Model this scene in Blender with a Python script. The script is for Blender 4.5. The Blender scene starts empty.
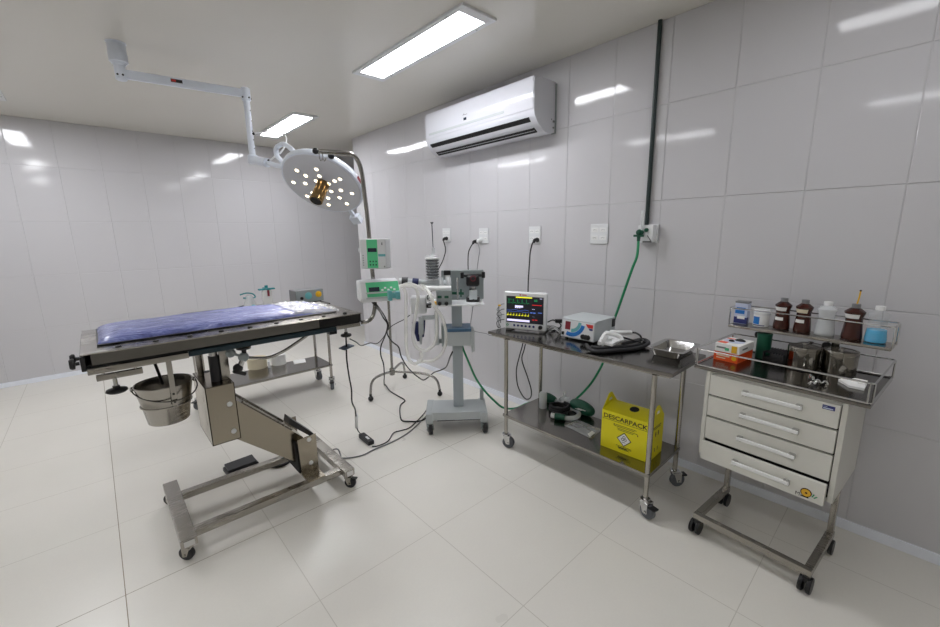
import bpy, bmesh, math, random
from mathutils import Vector, Matrix, noise
random.seed(7)
C = bpy.context.scene.collection
PI = math.pi
V = Vector
# ------------------------------------------------------------------ camera (solved from the tile grid of the room)
FPX, CX, CY = 409.089, 470.0, 313.5
YAW, PITCH, ROLL = 0.739, -0.193, -0.0141
CAM = V((-2.6326, -6.2299, 1.5009))
FW = V((math.sin(YAW)*math.cos(PITCH), math.cos(YAW)*math.cos(PITCH), math.sin(PITCH)))
_r = V((math.cos(YAW), -math.sin(YAW), 0)); _u = _r.cross(FW)
RT = _r*math.cos(ROLL) + _u*math.sin(ROLL)
UP = -_r*math.sin(ROLL) + _u*math.cos(ROLL)
def ray(x, y): return FW + RT*((x-CX)/FPX) - UP*((y-CY)/FPX)
def at(x, y, axis, val):
    """measured point of the photograph on the world plane axis = val"""
    d = ray(x, y); i = 'xyz'.index(axis)
    return CAM + d*((val-CAM[i])/d[i])
def at_pl(x, y, p, n):
    d = ray(x, y); return CAM + d*((p-CAM).dot(n)/d.dot(n))
cd = bpy.data.cameras.new('camera'); cam = bpy.data.objects.new('camera', cd); C.objects.link(cam)
cd.sensor_fit = 'HORIZONTAL'; cd.sensor_width = 36; cd.lens = FPX*36/940; cd.clip_start = .02
cam.matrix_world = Matrix(((RT.x, UP.x, -FW.x, CAM.x), (RT.y, UP.y, -FW.y, CAM.y), (RT.z, UP.z, -FW.z, CAM.z), (0, 0, 0, 1)))
bpy.context.scene.camera = cam

# ------------------------------------------------------------------ materials
def lin(c):
    return tuple(((v/255)/12.92 if v/255 <= .04045 else ((v/255+.055)/1.055)**2.4) for v in c)
class NT:
    def __init__(s, name):
        s.m = bpy.data.materials.new(name); s.m.use_nodes = True; s.t = s.m.node_tree
        s.b = s.t.nodes['Principled BSDF']
    def n(s, typ, **kw):
        o = s.t.nodes.new(typ)
        for k, v in kw.items():
            if k.startswith('i_'): o.inputs[k[2:].replace('_', ' ')].default_value = v
            else: setattr(o, k, v)
        return o
    def l(s, a, b): s.t.links.new(a, b)
    def math(s, op, a, b=None, c=None):
        o = s.n('ShaderNodeMath', operation=op)
        for i, x in enumerate((a, b, c)):
            if x is None: continue
            if isinstance(x, (int, float)): o.inputs[i].default_value = x
            else: s.l(x, o.inputs[i])
        return o.outputs[0]
    def mix(s, f, a, b):
        o = s.n('ShaderNodeMix', data_type='RGBA')
        for i, x in ((0, f), (6, a), (7, b)):
            if isinstance(x, (int, float)): o.inputs[i].default_value = x
            elif isinstance(x, tuple): o.inputs[i].default_value = (*x, 1)[:4]
            else: s.l(x, o.inputs[i])
        return o.outputs[2]
    def obj(s): return s.n('ShaderNodeTexCoord').outputs['Object']
    def noise(s, vec, scale, detail=4, rough=.5, dist=0):
        o = s.n('ShaderNodeTexNoise'); o.inputs['Scale'].default_value = scale; o.inputs['Detail'].default_value = detail
        o.inputs['Roughness'].default_value = rough; o.inputs['Distortion'].default_value = dist
        if vec is not None: s.l(vec, o.inputs['Vector'])
        return o.outputs['Fac']
    def bump(s, h, strength=.2, dist=.01):
        o = s.n('ShaderNodeBump'); o.inputs['Strength'].default_value = strength; o.inputs['Distance'].default_value = dist
        s.l(h, o.inputs['Height']); s.l(o.outputs[0], s.b.inputs['Normal'])
def P(name, col, rough=.4, metal=0, var=.06, scale=18, **kw):
    """principled surface with a slight procedural mottling of colour and gloss"""
    t = NT(name); c = lin(col); b = t.b
    n = t.noise(t.obj(), scale, 3)
    lo = tuple(v*(1-var) for v in c); hi = tuple(min(1, v*(1+var)) for v in c)
    t.l(t.mix(n, lo, hi), b.inputs['Base Color'])
    t.l(t.math('MULTIPLY_ADD', n, rough*.3, rough*.85), b.inputs['Roughness'])
    b.inputs['Metallic'].default_value = metal
    for k, v in kw.items(): b.inputs[k.replace('_', ' ')].default_value = v
    return t.m
def steel(name, col=(176, 172, 166), rough=.28, stretch=(2, 60, 60), amt=.10):
    t = NT(name); b = t.b; c = lin(col)
    mp = t.n('ShaderNodeMapping'); mp.inputs['Scale'].default_value = stretch; t.l(t.obj(), mp.inputs['Vector'])
    n = t.noise(mp.outputs[0], 6, 5, .6)
    n2 = t.noise(t.obj(), 5, 3)
    t.l(t.mix(n, tuple(v*(1-amt) for v in c), tuple(min(1, v*(1+amt)) for v in c)), b.inputs['Base Color'])
    t.l(t.math('ADD', t.math('MULTIPLY', n, rough*.5), t.math('MULTIPLY', n2, rough)), b.inputs['Roughness'])
    b.inputs['Metallic'].default_value = 1
    return t.m
def glow(name, col, strength):
    t = NT(name); t.b.inputs['Base Color'].default_value = (*lin(col), 1)
    t.b.inputs['Emission Color'].default_value = (*lin(col), 1); t.b.inputs['Emission Strength'].default_value = strength
    t.b.inputs['Roughness'].default_value = .3
    return t.m
def clear(name, col=(240, 243, 245), rough=.15, ior=1.3, alpha=.35):
    """thin clear plastic: part see-through, part milky"""
    t = NT(name); b = t.b
    n = t.noise(t.obj(), 14, 3)
    t.l(t.mix(n, tuple(v*.93 for v in lin(col)), lin(col)), b.inputs['Base Color'])
    b.inputs['Roughness'].default_value = rough
    tr = t.n('ShaderNodeBsdfTransparent'); mx = t.n('ShaderNodeMixShader')
    mx.inputs[0].default_value = alpha
    out = t.t.nodes['Material Output']
    t.l(tr.outputs[0], mx.inputs[1]); t.l(b.outputs[0], mx.inputs[2]); t.l(mx.outputs[0], out.inputs['Surface'])
    return t.m
M = {}
def room_mats():
    # glazed wall tile: faint cloudy relief on every tile
    t = NT('glazed_wall_tile'); b = t.b
    n = t.noise(t.obj(), 1.3, 2); n2 = t.noise(t.obj(), 40, 3)
    t.l(t.mix(n, lin((200, 199, 203)), lin((205, 204, 207))), b.inputs['Base Color'])
    b.inputs['Roughness'].default_value = .075
    t.bump(t.noise(t.obj(), 5, 2), .05, .01)
    b.inputs['Specular IOR Level'].default_value = .38
    M['tile'] = t.m
    M['grout'] = P('wall_grout', (196, 195, 198), .6)
    # porcelain floor, 60 cm slabs, joints at x = -2.73 + .6k and y = -4.72 + .6k
    t = NT('porcelain_floor'); b = t.b; o = t.obj()
    sx = t.n('ShaderNodeSeparateXYZ'); t.l(o, sx.inputs[0])
    fx = t.math('FRACT', t.math('MULTIPLY_ADD', sx.outputs[0], 1/.6, 2.73/.6+10))
    fy = t.math('FRACT', t.math('MULTIPLY_ADD', sx.outputs[1], 1/.6, 4.72/.6+10))
    dx = t.math('MINIMUM', fx, t.math('SUBTRACT', 1.0, fx)); dy = t.math('MINIMUM', fy, t.math('SUBTRACT', 1.0, fy))
    jx = t.math('LESS_THAN', dx, .0028); jy = t.math('LESS_THAN', dy, .0026)
    j = t.math('MAXIMUM', jx, jy)
    n = t.noise(o, 2.2, 4); n2 = t.noise(o, 90, 2)
    base = t.mix(n, lin((221, 218, 210)), lin((232, 229, 222)))
    base = t.mix(t.math('MULTIPLY', n2, .12), base, lin((190, 186, 178)))
    ng = t.noise(o, 1.1, 2)
    kx = t.math('MODULO', t.math('ROUND', t.math('MULTIPLY_ADD', sx.outputs[0], 1/.6, 2.73/.6+36)), 9.0)
    ky = t.math('MODULO', t.math('ROUND', t.math('MULTIPLY_ADD', sx.outputs[1], 1/.6, 4.12/.6+36)), 9.0)
    worn = t.math('MAXIMUM', t.math('MULTIPLY', jx, t.math('LESS_THAN', kx, .5)), t.math('MULTIPLY', jy, t.math('LESS_THAN', ky, .5)))
    gr = t.mix(worn, t.mix(ng, lin((188, 183, 173)), lin((210, 206, 198))), t.mix(ng, lin((136, 124, 104)), lin((164, 154, 136))))
    t.l(t.mix(j, base, gr), b.inputs['Base Color'])
    t.l(t.math('MULTIPLY_ADD', j, .4, t.math('MULTIPLY_ADD', n, .12, .24)), b.inputs['Roughness'])
    t.bump(t.math('SUBTRACT', 1.0, j), .25, .002)
    M['floor'] = t.m
    t = NT('glossy_ceiling_paint'); b = t.b
    n = t.noise(t.obj(), .8, 3)
    t.l(t.mix(n, lin((219, 216, 208)), lin((224, 221, 213))), b.inputs['Base Color'])
    b.inputs['Roughness'].default_value = .22
    M['ceil'] = t.m
    M['blackgloss'] = P('black_gloss', (14, 13, 13), .12)
    M['base'] = P('pale_blue_baseboard', (236, 240, 250), .25)
    M['plainwall'] = P('painted_wall', (200, 198, 192), .5)
room_mats()
M['steel'] = steel('brushed_steel', (168, 164, 157), .34, (3, 40, 40), .04)
M['steel_turned'] = steel('turned_steel', (172, 168, 162), .30, (1.5, 1.5, 90), .10)
M['steel_y'] = steel('brushed_steel_upright', stretch=(60, 60, 2))
M['steel_dark'] = steel('dark_polished_steel', (122, 119, 115), .24, (3, 60, 60), .07)
M['steel_warm'] = steel('warm_brushed_steel', (160, 152, 138), .30, (50, 50, 3))
M['steel_shelf'] = steel('shelf_steel', (148, 145, 140), .24, (3, 60, 60), .06)
M['canister_steel'] = steel('canister_steel', (142, 138, 130), .13, (1.5, 1.5, 60), .06)
M['chrome'] = steel('chrome', (205, 205, 205), .10, (20, 20, 20), .05)
M['white_paint'] = P('white_enamel', (226, 228, 230), .26, var=.01, scale=3)
M['offwhite'] = P('off_white_enamel', (214, 213, 206), .35, var=.03)
M['ac_white'] = P('air_conditioner_white', (214, 215, 222), .10, var=.008, scale=2)
M['lampwhite'] = P('lamp_white', (216, 222, 232), .3, var=.03)
M['lampface'] = P('lamp_face_grey', (200, 201, 206), .45, var=.03)
M['black'] = P('black_plastic', (16, 16, 18), .42)
M['rubber'] = P('dark_rubber', (42, 42, 45), .55)
M['grey_rubber'] = P('grey_wheel', (92, 95, 100), .5)
M['hole'] = P('dark_hollow', (12, 12, 14), .7)
M['gold'] = steel('brass_handle', (150, 124, 84), .25, (40, 40, 3), .15)
M['machine'] = P('machine_grey', (186, 192, 194), .42, var=.03)
M['machine_d'] = P('machine_panel_grey', (142, 150, 150), .45, var=.04)
M['machine_b'] = P('machine_blue', (70, 104, 134), .4, var=.05)
M['machine_col'] = P('machine_column_blue_grey', (166, 175, 180), .42, var=.03)
M['teal'] = P('teal_plastic', (20, 128, 134), .4)
M['teal_l'] = P('pale_teal_plastic', (104, 172, 176), .4)
M['green_panel'] = P('green_keypad', (88, 196, 140), .4, var=.03)
M['pump_white'] = P('pump_white', (214, 216, 218), .38, var=.03)
M['dispdark'] = P('dark_display', (40, 48, 62), .2)
M['green_hose'] = P('green_hose', (28, 142, 92), .35)
M['green_dark'] = P('dark_green_plastic', (8, 78, 56), .45)
M['tube'] = clear('milky_tube', (250, 250, 246), .25, alpha=.5)
M['clear'] = clear('clear_plastic', (238, 242, 244), .12, alpha=.45)
M['clear2'] = clear('thin_clear_film', (225, 228, 230), .1, alpha=.35)
M['white_pl'] = P('white_plastic', (232, 233, 233), .35, var=.02)
M['navy'] = P('navy_fabric', (30, 38, 84), .7)
M['cream'] = P('cream_tape', (226, 216, 190), .75)
M['paper'] = P('white_paper', (240, 240, 238), .8, var=.02)
M['yellow'] = P('yellow_card', (238, 226, 22), .5, var=.04)
M['ink'] = P('black_ink', (24, 24, 20), .6)
M['orange'] = P('orange_card', (228, 84, 28), .45)
M['brown_b'] = P('brown_bottle_plastic', (62, 26, 18), .25)
M['bluelbl'] = P('blue_print', (34, 120, 200), .5)
M['navylbl'] = P('navy_print', (40, 46, 110), .5)
M['lilac'] = P('lilac_card', (196, 204, 226), .5)
M['cyan'] = P('cyan_liquid', (6, 172, 222), .15)
M['greypl'] = P('grey_plastic', (120, 122, 124), .45)
M['alu'] = steel('satin_aluminium', (206, 206, 206), .3, (40, 40, 3), .05)
M['tablepaint'] = P('teal_black_rail', (20, 42, 50), .3)
M['yel_pl'] = P('amber_plastic', (222, 172, 30), .4)
M['red_pl'] = P('dark_red_plastic', (122, 24, 40), .4)
M['red'] = P('red_print', (196, 44, 40), .5)
M['iv_steel'] = steel('pole_steel', (158, 156, 152), .24, (40, 40, 3), .08)

# ------------------------------------------------------------------ mesh builder
class MB:
    def __init__(s): s.v = []; s.f = []; s.mi = []; s.cur = 0; s.bev = False
    def add(s, vs, fs):
        k = len(s.v); s.v += [V(p) for p in vs]
        for f in fs: s.f.append([i+k for i in f]); s.mi.append(s.cur)
        return s
    def mat(s, i): s.cur = i; return s
    def box(s, a, b, bev=0, seg=2):
        a, b = V(a), V(b); lo = V(map(min, a, b)); hi = V(map(max, a, b))
        return s.obox((lo+hi)/2, V(((hi.x-lo.x)/2, 0, 0)), V((0, (hi.y-lo.y)/2, 0)), V((0, 0, (hi.z-lo.z)/2)), bev, seg)
    def obox(s, c, ax, ay, az, bev=0, seg=2):
        c, ax, ay, az = V(c), V(ax), V(ay), V(az)
        bm = bmesh.new(); bmesh.ops.create_cube(bm, size=2)
        L = V((ax.length, ay.length, az.length))
        for v in bm.verts: v.co = V((v.co.x*L.x, v.co.y*L.y, v.co.z*L.z))
        if bev > 0:
            s.bev = True
            bmesh.ops.bevel(bm, geom=bm.edges[:], offset=min(bev, min(L)*.95), segments=seg, profile=.5, affect='EDGES')
        n = [ax.normalized(), ay.normalized(), az.normalized()]
        bm.verts.index_update()
        vs = [c+n[0]*v.co.x+n[1]*v.co.y+n[2]*v.co.z for v in bm.verts]
        fs = [[v.index for v in f.verts] for f in bm.faces]
        if n[0].cross(n[1]).dot(n[2]) < 0: fs = [f[::-1] for f in fs]
        bm.free(); return s.add(vs, fs)
    def bar(s, p, q, w, h, up=(0, 0, 1), bev=.002):
        p, q, up = V(p), V(q), V(up); d = (q-p)
        side = d.cross(up)
        if side.length < 1e-6: side = d.cross(V((1, 0, 0)))
        side.normalize(); u2 = side.cross(d).normalized()
        return s.obox((p+q)/2, d/2, side*w/2, u2*h/2, bev)
    def _frame(s, d):
        d = d.normalized(); a = V((0, 0, 1)) if abs(d.z) < .9 else V((1, 0, 0))
        x = a.cross(d).normalized(); return x, d.cross(x)
    def cyl(s, p, q, r, r2=None, n=20, caps=True):
        p, q = V(p), V(q); r2 = r if r2 is None else r2
        return s.lathe([(r, 0), (r2, (q-p).length)], p, q-p, n, caps)
    def lathe(s, prof, o, up=(0, 0, 1), n=28, caps=True):
        o, up = V(o), V(up).normalized(); x, y = s._frame(up)
        vs, fs = [], []
        for r, z in prof:
            for k in range(n):
                a = 2*PI*k/n; vs.append(o+up*z+(x*math.cos(a)+y*math.sin(a))*max(r, 1e-5))
        for i in range(len(prof)-1):
            for k in range(n):
                k2 = (k+1) % n; fs.append([i*n+k, i*n+k2, (i+1)*n+k2, (i+1)*n+k])
        if caps:
            fs.append(list(range(n))[::-1]); fs.append([(len(prof)-1)*n+k for k in range(n)])
        return s.add(vs, fs)
    def tube(s, pts, r, n=8, sm=4, closed=False, rad=None):
        pts = [V(p) for p in pts]
        if sm and len(pts) > 2: pts = smooth(pts, sm, closed)
        m = len(pts); vs, fs = [], []
        x = None
        for i, p in enumerate(pts):
            if closed: d = pts[(i+1) % m]-pts[i-1]
            else: d = pts[min(i+1, m-1)]-pts[max(i-1, 0)]
            if d.length < 1e-9: d = V((0, 0, 1))
            d.normalize()
            if x is None: x, _ = s._frame(d)
            x = (x-d*x.dot(d))
            if x.length < 1e-6: x, _ = s._frame(d)
            x.normalize(); y = d.cross(x)
            rr = rad(i/(m-1)) if rad else r
            for k in range(n):
                a = 2*PI*k/n; vs.append(p+(x*math.cos(a)+y*math.sin(a))*rr)
        for i in range(m if closed else m-1):
            i2 = (i+1) % m
            for k in range(n):
                k2 = (k+1) % n; fs.append([i*n+k, i*n+k2, i2*n+k2, i2*n+k])
        if not closed:
            fs.append(list(range(n))[::-1]); fs.append([(m-1)*n+k for k in range(n)])
        return s.add(vs, fs)
    def prism(s, poly, ext):
        poly = [V(p) for p in poly]; ext = V(ext); n = len(poly)
        nn = V((0, 0, 0))
        for i in range(n): nn += poly[i].cross(poly[(i+1) % n])
        if nn.dot(ext) > 0: poly = poly[::-1]
        vs = poly+[p+ext for p in poly]
        fs = [list(range(n)), [n+i for i in range(n)][::-1]]
        for i in range(n): j = (i+1) % n; fs.append([i, n+i, n+j, j])
        return s.add(vs, fs)
    def ball(s, c, r, sc=(1, 1, 1), n=16):
        c = V(c); vs, fs = [], []; m = n//2
        for i in range(m+1):
            t = PI*i/m
            for k in range(n):
                a = 2*PI*k/n; vs.append(c+V((math.sin(t)*math.cos(a)*sc[0], math.sin(t)*math.sin(a)*sc[1], math.cos(t)*sc[2]))*r)
        for i in range(m):
            for k in range(n):
                k2 = (k+1) % n; fs.append([i*n+k, (i+1)*n+k, (i+1)*n+k2, i*n+k2])
        return s.add(vs, fs)
    def torus(s, c, axis, R, r, n=32, m=8):
        c, axis = V(c), V(axis).normalized(); x, y = s._frame(axis)
        return s.tube([c+(x*math.cos(2*PI*k/n)+y*math.sin(2*PI*k/n))*R for k in range(n)], r, m, 0, True)
    def split(s, name, mats, par=None, **kw):
        """every separate piece of the mesh becomes a part of its own"""
        n = len(s.v); up = list(range(n))
        def find(a):
            while up[a] != a: up[a] = up[up[a]]; a = up[a]
            return a
        for f in s.f:
            for k in f[1:]: up[find(k)] = find(f[0])
        grp = {}
        for f, m_ in zip(s.f, s.mi): grp.setdefault(find(f[0]), []).append(f)
        out = []
        for fs in grp.values():
            ids = sorted({k for f in fs for k in f}); ix = {k: i for i, k in enumerate(ids)}
            m2 = MB().add([s.v[k] for k in ids], [[ix[k] for k in f] for f in fs]); m2.bev = s.bev
            out.append(m2.build(name, mats, par, **kw))
        return out
    def build(s, name, mats, par=None, world=True, smooth_a=38, label=None):
        """par: a Thing (its part), a mesh object (its sub-part) or None"""
        me = bpy.data.meshes.new(name)
        Mi = None; po = None
        if isinstance(par, Thing): Mi = par.Mi; po = par.o
        elif par is not None: po = par; Mi = INV.get(par.name)
        vs = s.v if (not world or Mi is None) else [Mi @ v for v in s.v]
        me.from_pydata(vs, [], s.f); me.validate(); me.update()
        bm = bmesh.new(); bm.from_mesh(me)
        bmesh.ops.remove_doubles(bm, verts=bm.verts, dist=1e-6)
        bm.to_mesh(me); bm.free()
        mats = mats if isinstance(mats, (list, tuple)) else [mats]
        for m_ in mats: me.materials.append(M[m_] if isinstance(m_, str) else m_)
        if len(mats) > 1 and len(me.polygons) == len(s.mi):
            for p_, k in zip(me.polygons, s.mi): p_.material_index = k
        for p_ in me.polygons: p_.use_smooth = True
        me.set_sharp_from_angle(angle=math.radians(smooth_a))
        o = bpy.data.objects.new(name, me); C.objects.link(o)
        if po: o.parent = po
        if s.bev: o.modifiers.new('flat_faces', 'WEIGHTED_NORMAL').keep_sharp = True
        INV[o.name] = Mi
        if label: o['label'] = label
        return o
INV = {}
def smooth(pts, k, closed=False):
    out = []; m = len(pts)
    rng = range(m) if closed else range(m-1)
    for i in rng:
        if closed: a, b, c, d = pts[i-1], pts[i], pts[(i+1) % m], pts[(i+2) % m]
        else: a, b, c, d = pts[max(i-1, 0)], pts[i], pts[i+1], pts[min(i+2, m-1)]
        for q in range(k):
            t = q/k
            out.append(.5*((2*b)+(c-a)*t+(2*a-5*b+4*c-d)*t*t+(3*b-a-3*c+d)*t**3))
    if not closed: out.append(pts[-1])
    return out
class Thing:
    """an Empty at the thing's base; parts are built in world or local coordinates"""
    def __init__(s, name, label, cat, loc, yaw=0, group=None):
        o = s.o = bpy.data.objects.new(name, None); C.objects.link(o); o.empty_display_size = .05
        s.M = Matrix.Translation(V(loc)) @ Matrix.Rotation(yaw, 4, 'Z'); s.Mi = s.M.inverted()
        o.location = loc; o.rotation_euler = (0, 0, yaw)
        tag(o, label, cat, group)
    def at(s, x, y, axis, val):
        """measured point on the local plane axis = val, in local coordinates"""
        d = s.Mi.to_3x3() @ ray(x, y); c = s.Mi @ CAM; i = 'xyz'.index(axis)
        return c+d*((val-c[i])/d[i])
    def w(s, p): return s.M @ V(p)
def tag(o, label, cat, group=None):
    o['label'] = label; o['category'] = cat
    if group: o['group'] = group
    return o
def struct(o): o['kind'] = 'structure'; return o
def copy_tree(o, par=None):
    c = o.copy(); C.objects.link(c)
    if par: c.parent = par
    for ch in [x for x in bpy.data.objects if x.parent == o]: copy_tree(ch, c)
    return c
def text_mesh(mb, s, c, right, up, h, ext=.0006, wid=None, bold=0):
    """lettering standing on a surface: c centre, right/up directions, h letter height"""
    cu = bpy.data.curves.new('t', 'FONT'); cu.body = s; cu.align_x = 'CENTER'; cu.align_y = 'CENTER'; cu.size = 1; cu.extrude = 0; cu.offset = bold; cu.resolution_u = 3
    ob = bpy.data.objects.new('t', cu); C.objects.link(ob)
    bpy.context.view_layer.update()
    me = bpy.data.meshes.new_from_object(ob.evaluated_get(bpy.context.evaluated_depsgraph_get()))
    right, up = V(right).normalized(), V(up).normalized(); n = right.cross(up)
    xs = [v.co.x for v in me.vertices]; ys = [v.co.y for v in me.vertices]
    k = h/(max(ys)-min(ys)); kx = k if wid is None else wid/(max(xs)-min(xs))
    mx, my = (max(xs)+min(xs))/2, (max(ys)+min(ys))/2
    mb.add([V(c)+right*(v.co.x-mx)*kx+up*(v.co.y-my)*k+n*ext for v in me.vertices], [list(p.vertices) for p in me.polygons])
    bpy.data.objects.remove(ob); bpy.data.meshes.remove(me); bpy.data.curves.remove(cu)

# ------------------------------------------------------------------ the room
H = 2.7
def tiles(name, org, ua, nrm, u0, u1, ulines, zl):
    """one tiled wall: bevelled glazed tiles on a grout bed. ua = direction along the wall"""
    mb = MB(); ua, nrm, org = V(ua), V(nrm), V(org); z = V((0, 0, 1))
    us = sorted([u0]+[u for u in ulines if u0+.01 < u < u1-.01]+[u1]); g = .0009; bv = .003
    flip = ua.cross(z).dot(nrm) < 0
    for i in range(len(us)-1):
        for j in range(len(zl)-1):
            a, b, c, d = us[i]+g, us[i+1]-g, zl[j]+g, zl[j+1]-g
            t1, t2 = random.uniform(-.0011, .0011), random.uniform(-.0009, .0009)
            def pt(u, zz, dep):
                du = (u-(a+b)/2)/(b-a)*2; dz = (zz-(c+d)/2)/(d-c)*2
                return org+ua*u+z*zz+nrm*(dep+t1*du+t2*dz)
            vs = [pt(a, c, -.003), pt(b, c, -.003), pt(b, d, -.003), pt(a, d, -.003),
                  pt(a+bv, c+bv, -.0005), pt(b-bv, c+bv, -.0005), pt(b-bv, d-bv, -.0005), pt(a+bv, d-bv, -.0005)]
            fs = [[4, 5, 6, 7], [0, 1, 5, 4], [1, 2, 6, 5], [2, 3, 7, 6], [3, 0, 4, 7]]
            if flip: fs = [f[::-1] for f in fs]
            mb.mat(0).add(vs, fs)
    p0 = org+ua*u0-nrm*.0032; p1 = org+ua*u1-nrm*.15
    mb.mat(1).obox((p0+p1)/2+z*(H/2), ua*((u1-u0)/2), nrm*(.15-.0032)/2, z*(H/2))
    o = mb.build(name, ['tile', 'grout'], smooth_a=10); return struct(o)
ZL = [0, .5740, 1.1292, 1.6842, 2.2385, H]
YE = -1.17                                            # where the right-hand wall ends in an outer corner
tiles('wall_right', (0, 0, 0), (0, -1, 0), (-1, 0, 0), -YE, 7.75, [4.41+.3479*k for k in range(-12, 12)], ZL)
tiles('wall_return', (0, YE-.0012, 0), (1, 0, 0), (0, 1, 0), .0, 1.6, [.348*k for k in range(1, 6)], ZL)
tiles('wall_back', (0, 0, 0), (1, 0, 0), (0, -1, 0), -4.3, 1.6, [-1.3755-.3479*k for k in range(-9, 12)], ZL)
struct(MB().box((1.6, YE-.2, 0), (1.75, .15, H)).build('wall_far', 'plainwall'))
struct(MB().box((-4.45, -7.75, 0), (-4.3, .15, H)).build('wall_left', 'plainwall'))
struct(MB().box((-4.3, -7.9, 0), (.15, -7.75, H)).build('wall_front', 'plainwall'))
struct(MB().box((-4.45, -7.9, -.1), (1.75, .15, 0)).build('floor', 'floor'))
struct(MB().box((-4.45, -7.9, H), (1.75, .15, H+.1)).build('ceiling', 'ceil'))
struct(MB().box((-4.3, -.012, 0), (1.6, 0, .052), .003).build('baseboard_back', 'base'))
struct(MB().box((-.012, -7.75, 0), (0, YE+.012, .052), .003).build('baseboard_right', 'base'))

# ------------------------------------------------------------------ ceiling lights
def ceiling_light(x, y, s, label, w=.262, l=1.245):
    t = Thing('ceiling_light', label, 'ceiling light', (x, y, H))
    mb = MB(); b = .033; c = .064
    for a in ((-w/2, -l/2, -w/2+b, l/2), (w/2-b, -l/2, w/2, l/2), (-w/2+b, -l/2, w/2-b, -l/2+c), (-w/2+b, l/2-c, w/2-b, l/2)):
        mb.box((a[0], a[1], -.014), (a[2], a[3], 0), .002)
    mb.build('frame', 'white_paint', t, world=False)
    sc = MB()
    for sx in (-1, 1):
        for k in (-1, 0, 1): sc.lathe([(.005, 0), (.005, .002), (.002, .004)], (sx*(w/2-b/2), k*l*.38, -.014), (0, 0, -1), 10)
    sc.split('screw', 'greypl', t, world=False)
    MB().box((-w/2+b, -l/2+c, -.008), (w/2-b, l/2-c, 0)).build('diffuser', glow('lamp_diffuser_%.1f' % s, (250, 251, 255), s), t, world=False)
LS = 9.0
ceiling_light(-.878, -3.80, LS, 'long lit ceiling light nearest the air conditioner')
ceiling_light(-.858, -1.27, LS, 'lit ceiling light above and behind the round surgical lamp')
ceiling_light(-3.125, -1.30, LS, 'lit ceiling light by the back wall, just its tip showing at the left edge')
ceiling_light(-.878, -6.28, LS*.35, 'ceiling light above the white drawer cart, out of view, mirrored in the wall tiles')
ceiling_light(-3.125, -3.80, LS*.75, 'ceiling light out of view to the left of the surgical lamp mount')
ceiling_light(-3.125, -6.28, LS*.5, 'ceiling light out of view behind the viewer')
# ------------------------------------------------------------------ casters
def caster(leg, p, R=.035, wm='grey_rubber', fm='chrome', rot=0., brake=False):
    """fork and wheel under a leg that ends at p (top of the caster); both are sub-parts of the leg"""
    p = V(p); c, s_ = math.cos(rot), math.sin(rot); fw = V((c, s_, 0)); sd = V((-s_, c, 0)); z = V((0, 0, 1))
    hub = V((p.x, p.y, R))+fw*R*.45
    f = MB(); f.lathe([(R*.62, 0), (R*.62, .008), (R*.4, .012)], (p.x, p.y, p.z-.012), (0, 0, 1), 14)
    f.obox(V((p.x, p.y, p.z-.018))+fw*R*.2, fw*R*.62, sd*R*.58, z*.006, .003)
    for k in (-1, 1):
        b = sd*k*R*.52
        f.prism([hub+b-fw*R*.32-z*R*.2, hub+b+fw*R*.32-z*R*.2, V((p.x, p.y, p.z-.014))+fw*R*.75+b, V((p.x, p.y, p.z-.014))-fw*R*.4+b], sd*k*.003)
        f.cyl(hub+b, hub+b+sd*k*.007, R*.18, n=10)
    f.build('caster_fork', fm, leg)
    if brake:
        b = MB(); b.obox(hub+fw*R*.75+z*R*.75, fw*R*.5, sd*R*.45, z*.005, .003); b.build('brake_pedal', 'black', leg)
    w = MB(); prof = [(R*.45, 0), (R*.9, .001), (R, R*.12), (R, R*.62), (R*.9, R*.74-.001), (R*.45, R*.74)]
    w.lathe(prof, hub-sd*R*.37, sd, 24)
    w.build('wheel', wm, leg)

# ------------------------------------------------------------------ operating table
T = Thing('operating_table', 'stainless steel veterinary operating table with a cantilevered column on a wheeled base', 'operating table', (-2.10, -3.77, 0))
X0, X1, Y0, Y1 = -2.725, -1.500, -4.03, -3.43
for x0, x1, y0, y1 in ((-2.52, -2.452, -4.11, -3.49), (-1.712, -1.648, -4.10, -3.50)):
    o = MB().box((x0, y0, .085), (x1, y1, .128), .004).build('crossbar', 'steel', T)
    for yy in (y0+.035, y1-.035): caster(o, ((x0+x1)/2, yy, .086), .034, 'rubber', 'steel', -.9 if x0 > -2 else 2.4, brake=x0 > -2)
    e = MB()
    for yy in (y0, y1): e.box(((x0+.012), yy-.004, .092), (x1-.012, yy+.004, .122), .002)
    e.split('end_cap', 'chrome', o)
for y0, y1 in ((-4.052, -4.005), (-3.672, -3.625)):
    MB().box((-2.452, y0, .085), (-1.712, y1, .122), .004).build('base_rail', 'steel', T)
# column box, open on top
c0, c1, d0, d1, zb, zt = -2.315, -2.185, -3.925, -3.60, .455, .765
mb = MB()
mb.box((c0, d0, zb), (c0+.004, d1, zt)); mb.box((c0, d0, zb), (c1, d0+.004, zt)); mb.box((c0, d1-.004, zb), (c1, d1, zt))
mb.box((c1-.004, d0, zb), (c1, d1, zt)); mb.box((c0, d0, zb), (c1, d1, zb+.004))
mb.box((c0, d0, zt-.004), (c1, d1, zt), .001)
col = mb.build('column_housing', 'steel_warm', T)
MB().box((c0+.004, d0+.004, zt-.006), (c1-.004, d1-.004, zt-.001)).build('top_plate', 'steel_dark', col)
bo = MB()
for px in ((229.6, 404), (233.8, 431)):
    p = at(*px, 'y', d0); bo.lathe([(.013, 0), (.013, .004), (.009, .007)], p, (0, -1, 0), 16)
bo.split('bolt', 'white_pl', col)
p = at(205.5, 372, 'z', zt); MB().lathe([(.02, 0), (.02, .001)], p, (0, 0, 1), 16).build('cable_hole', 'hole', col)
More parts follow.
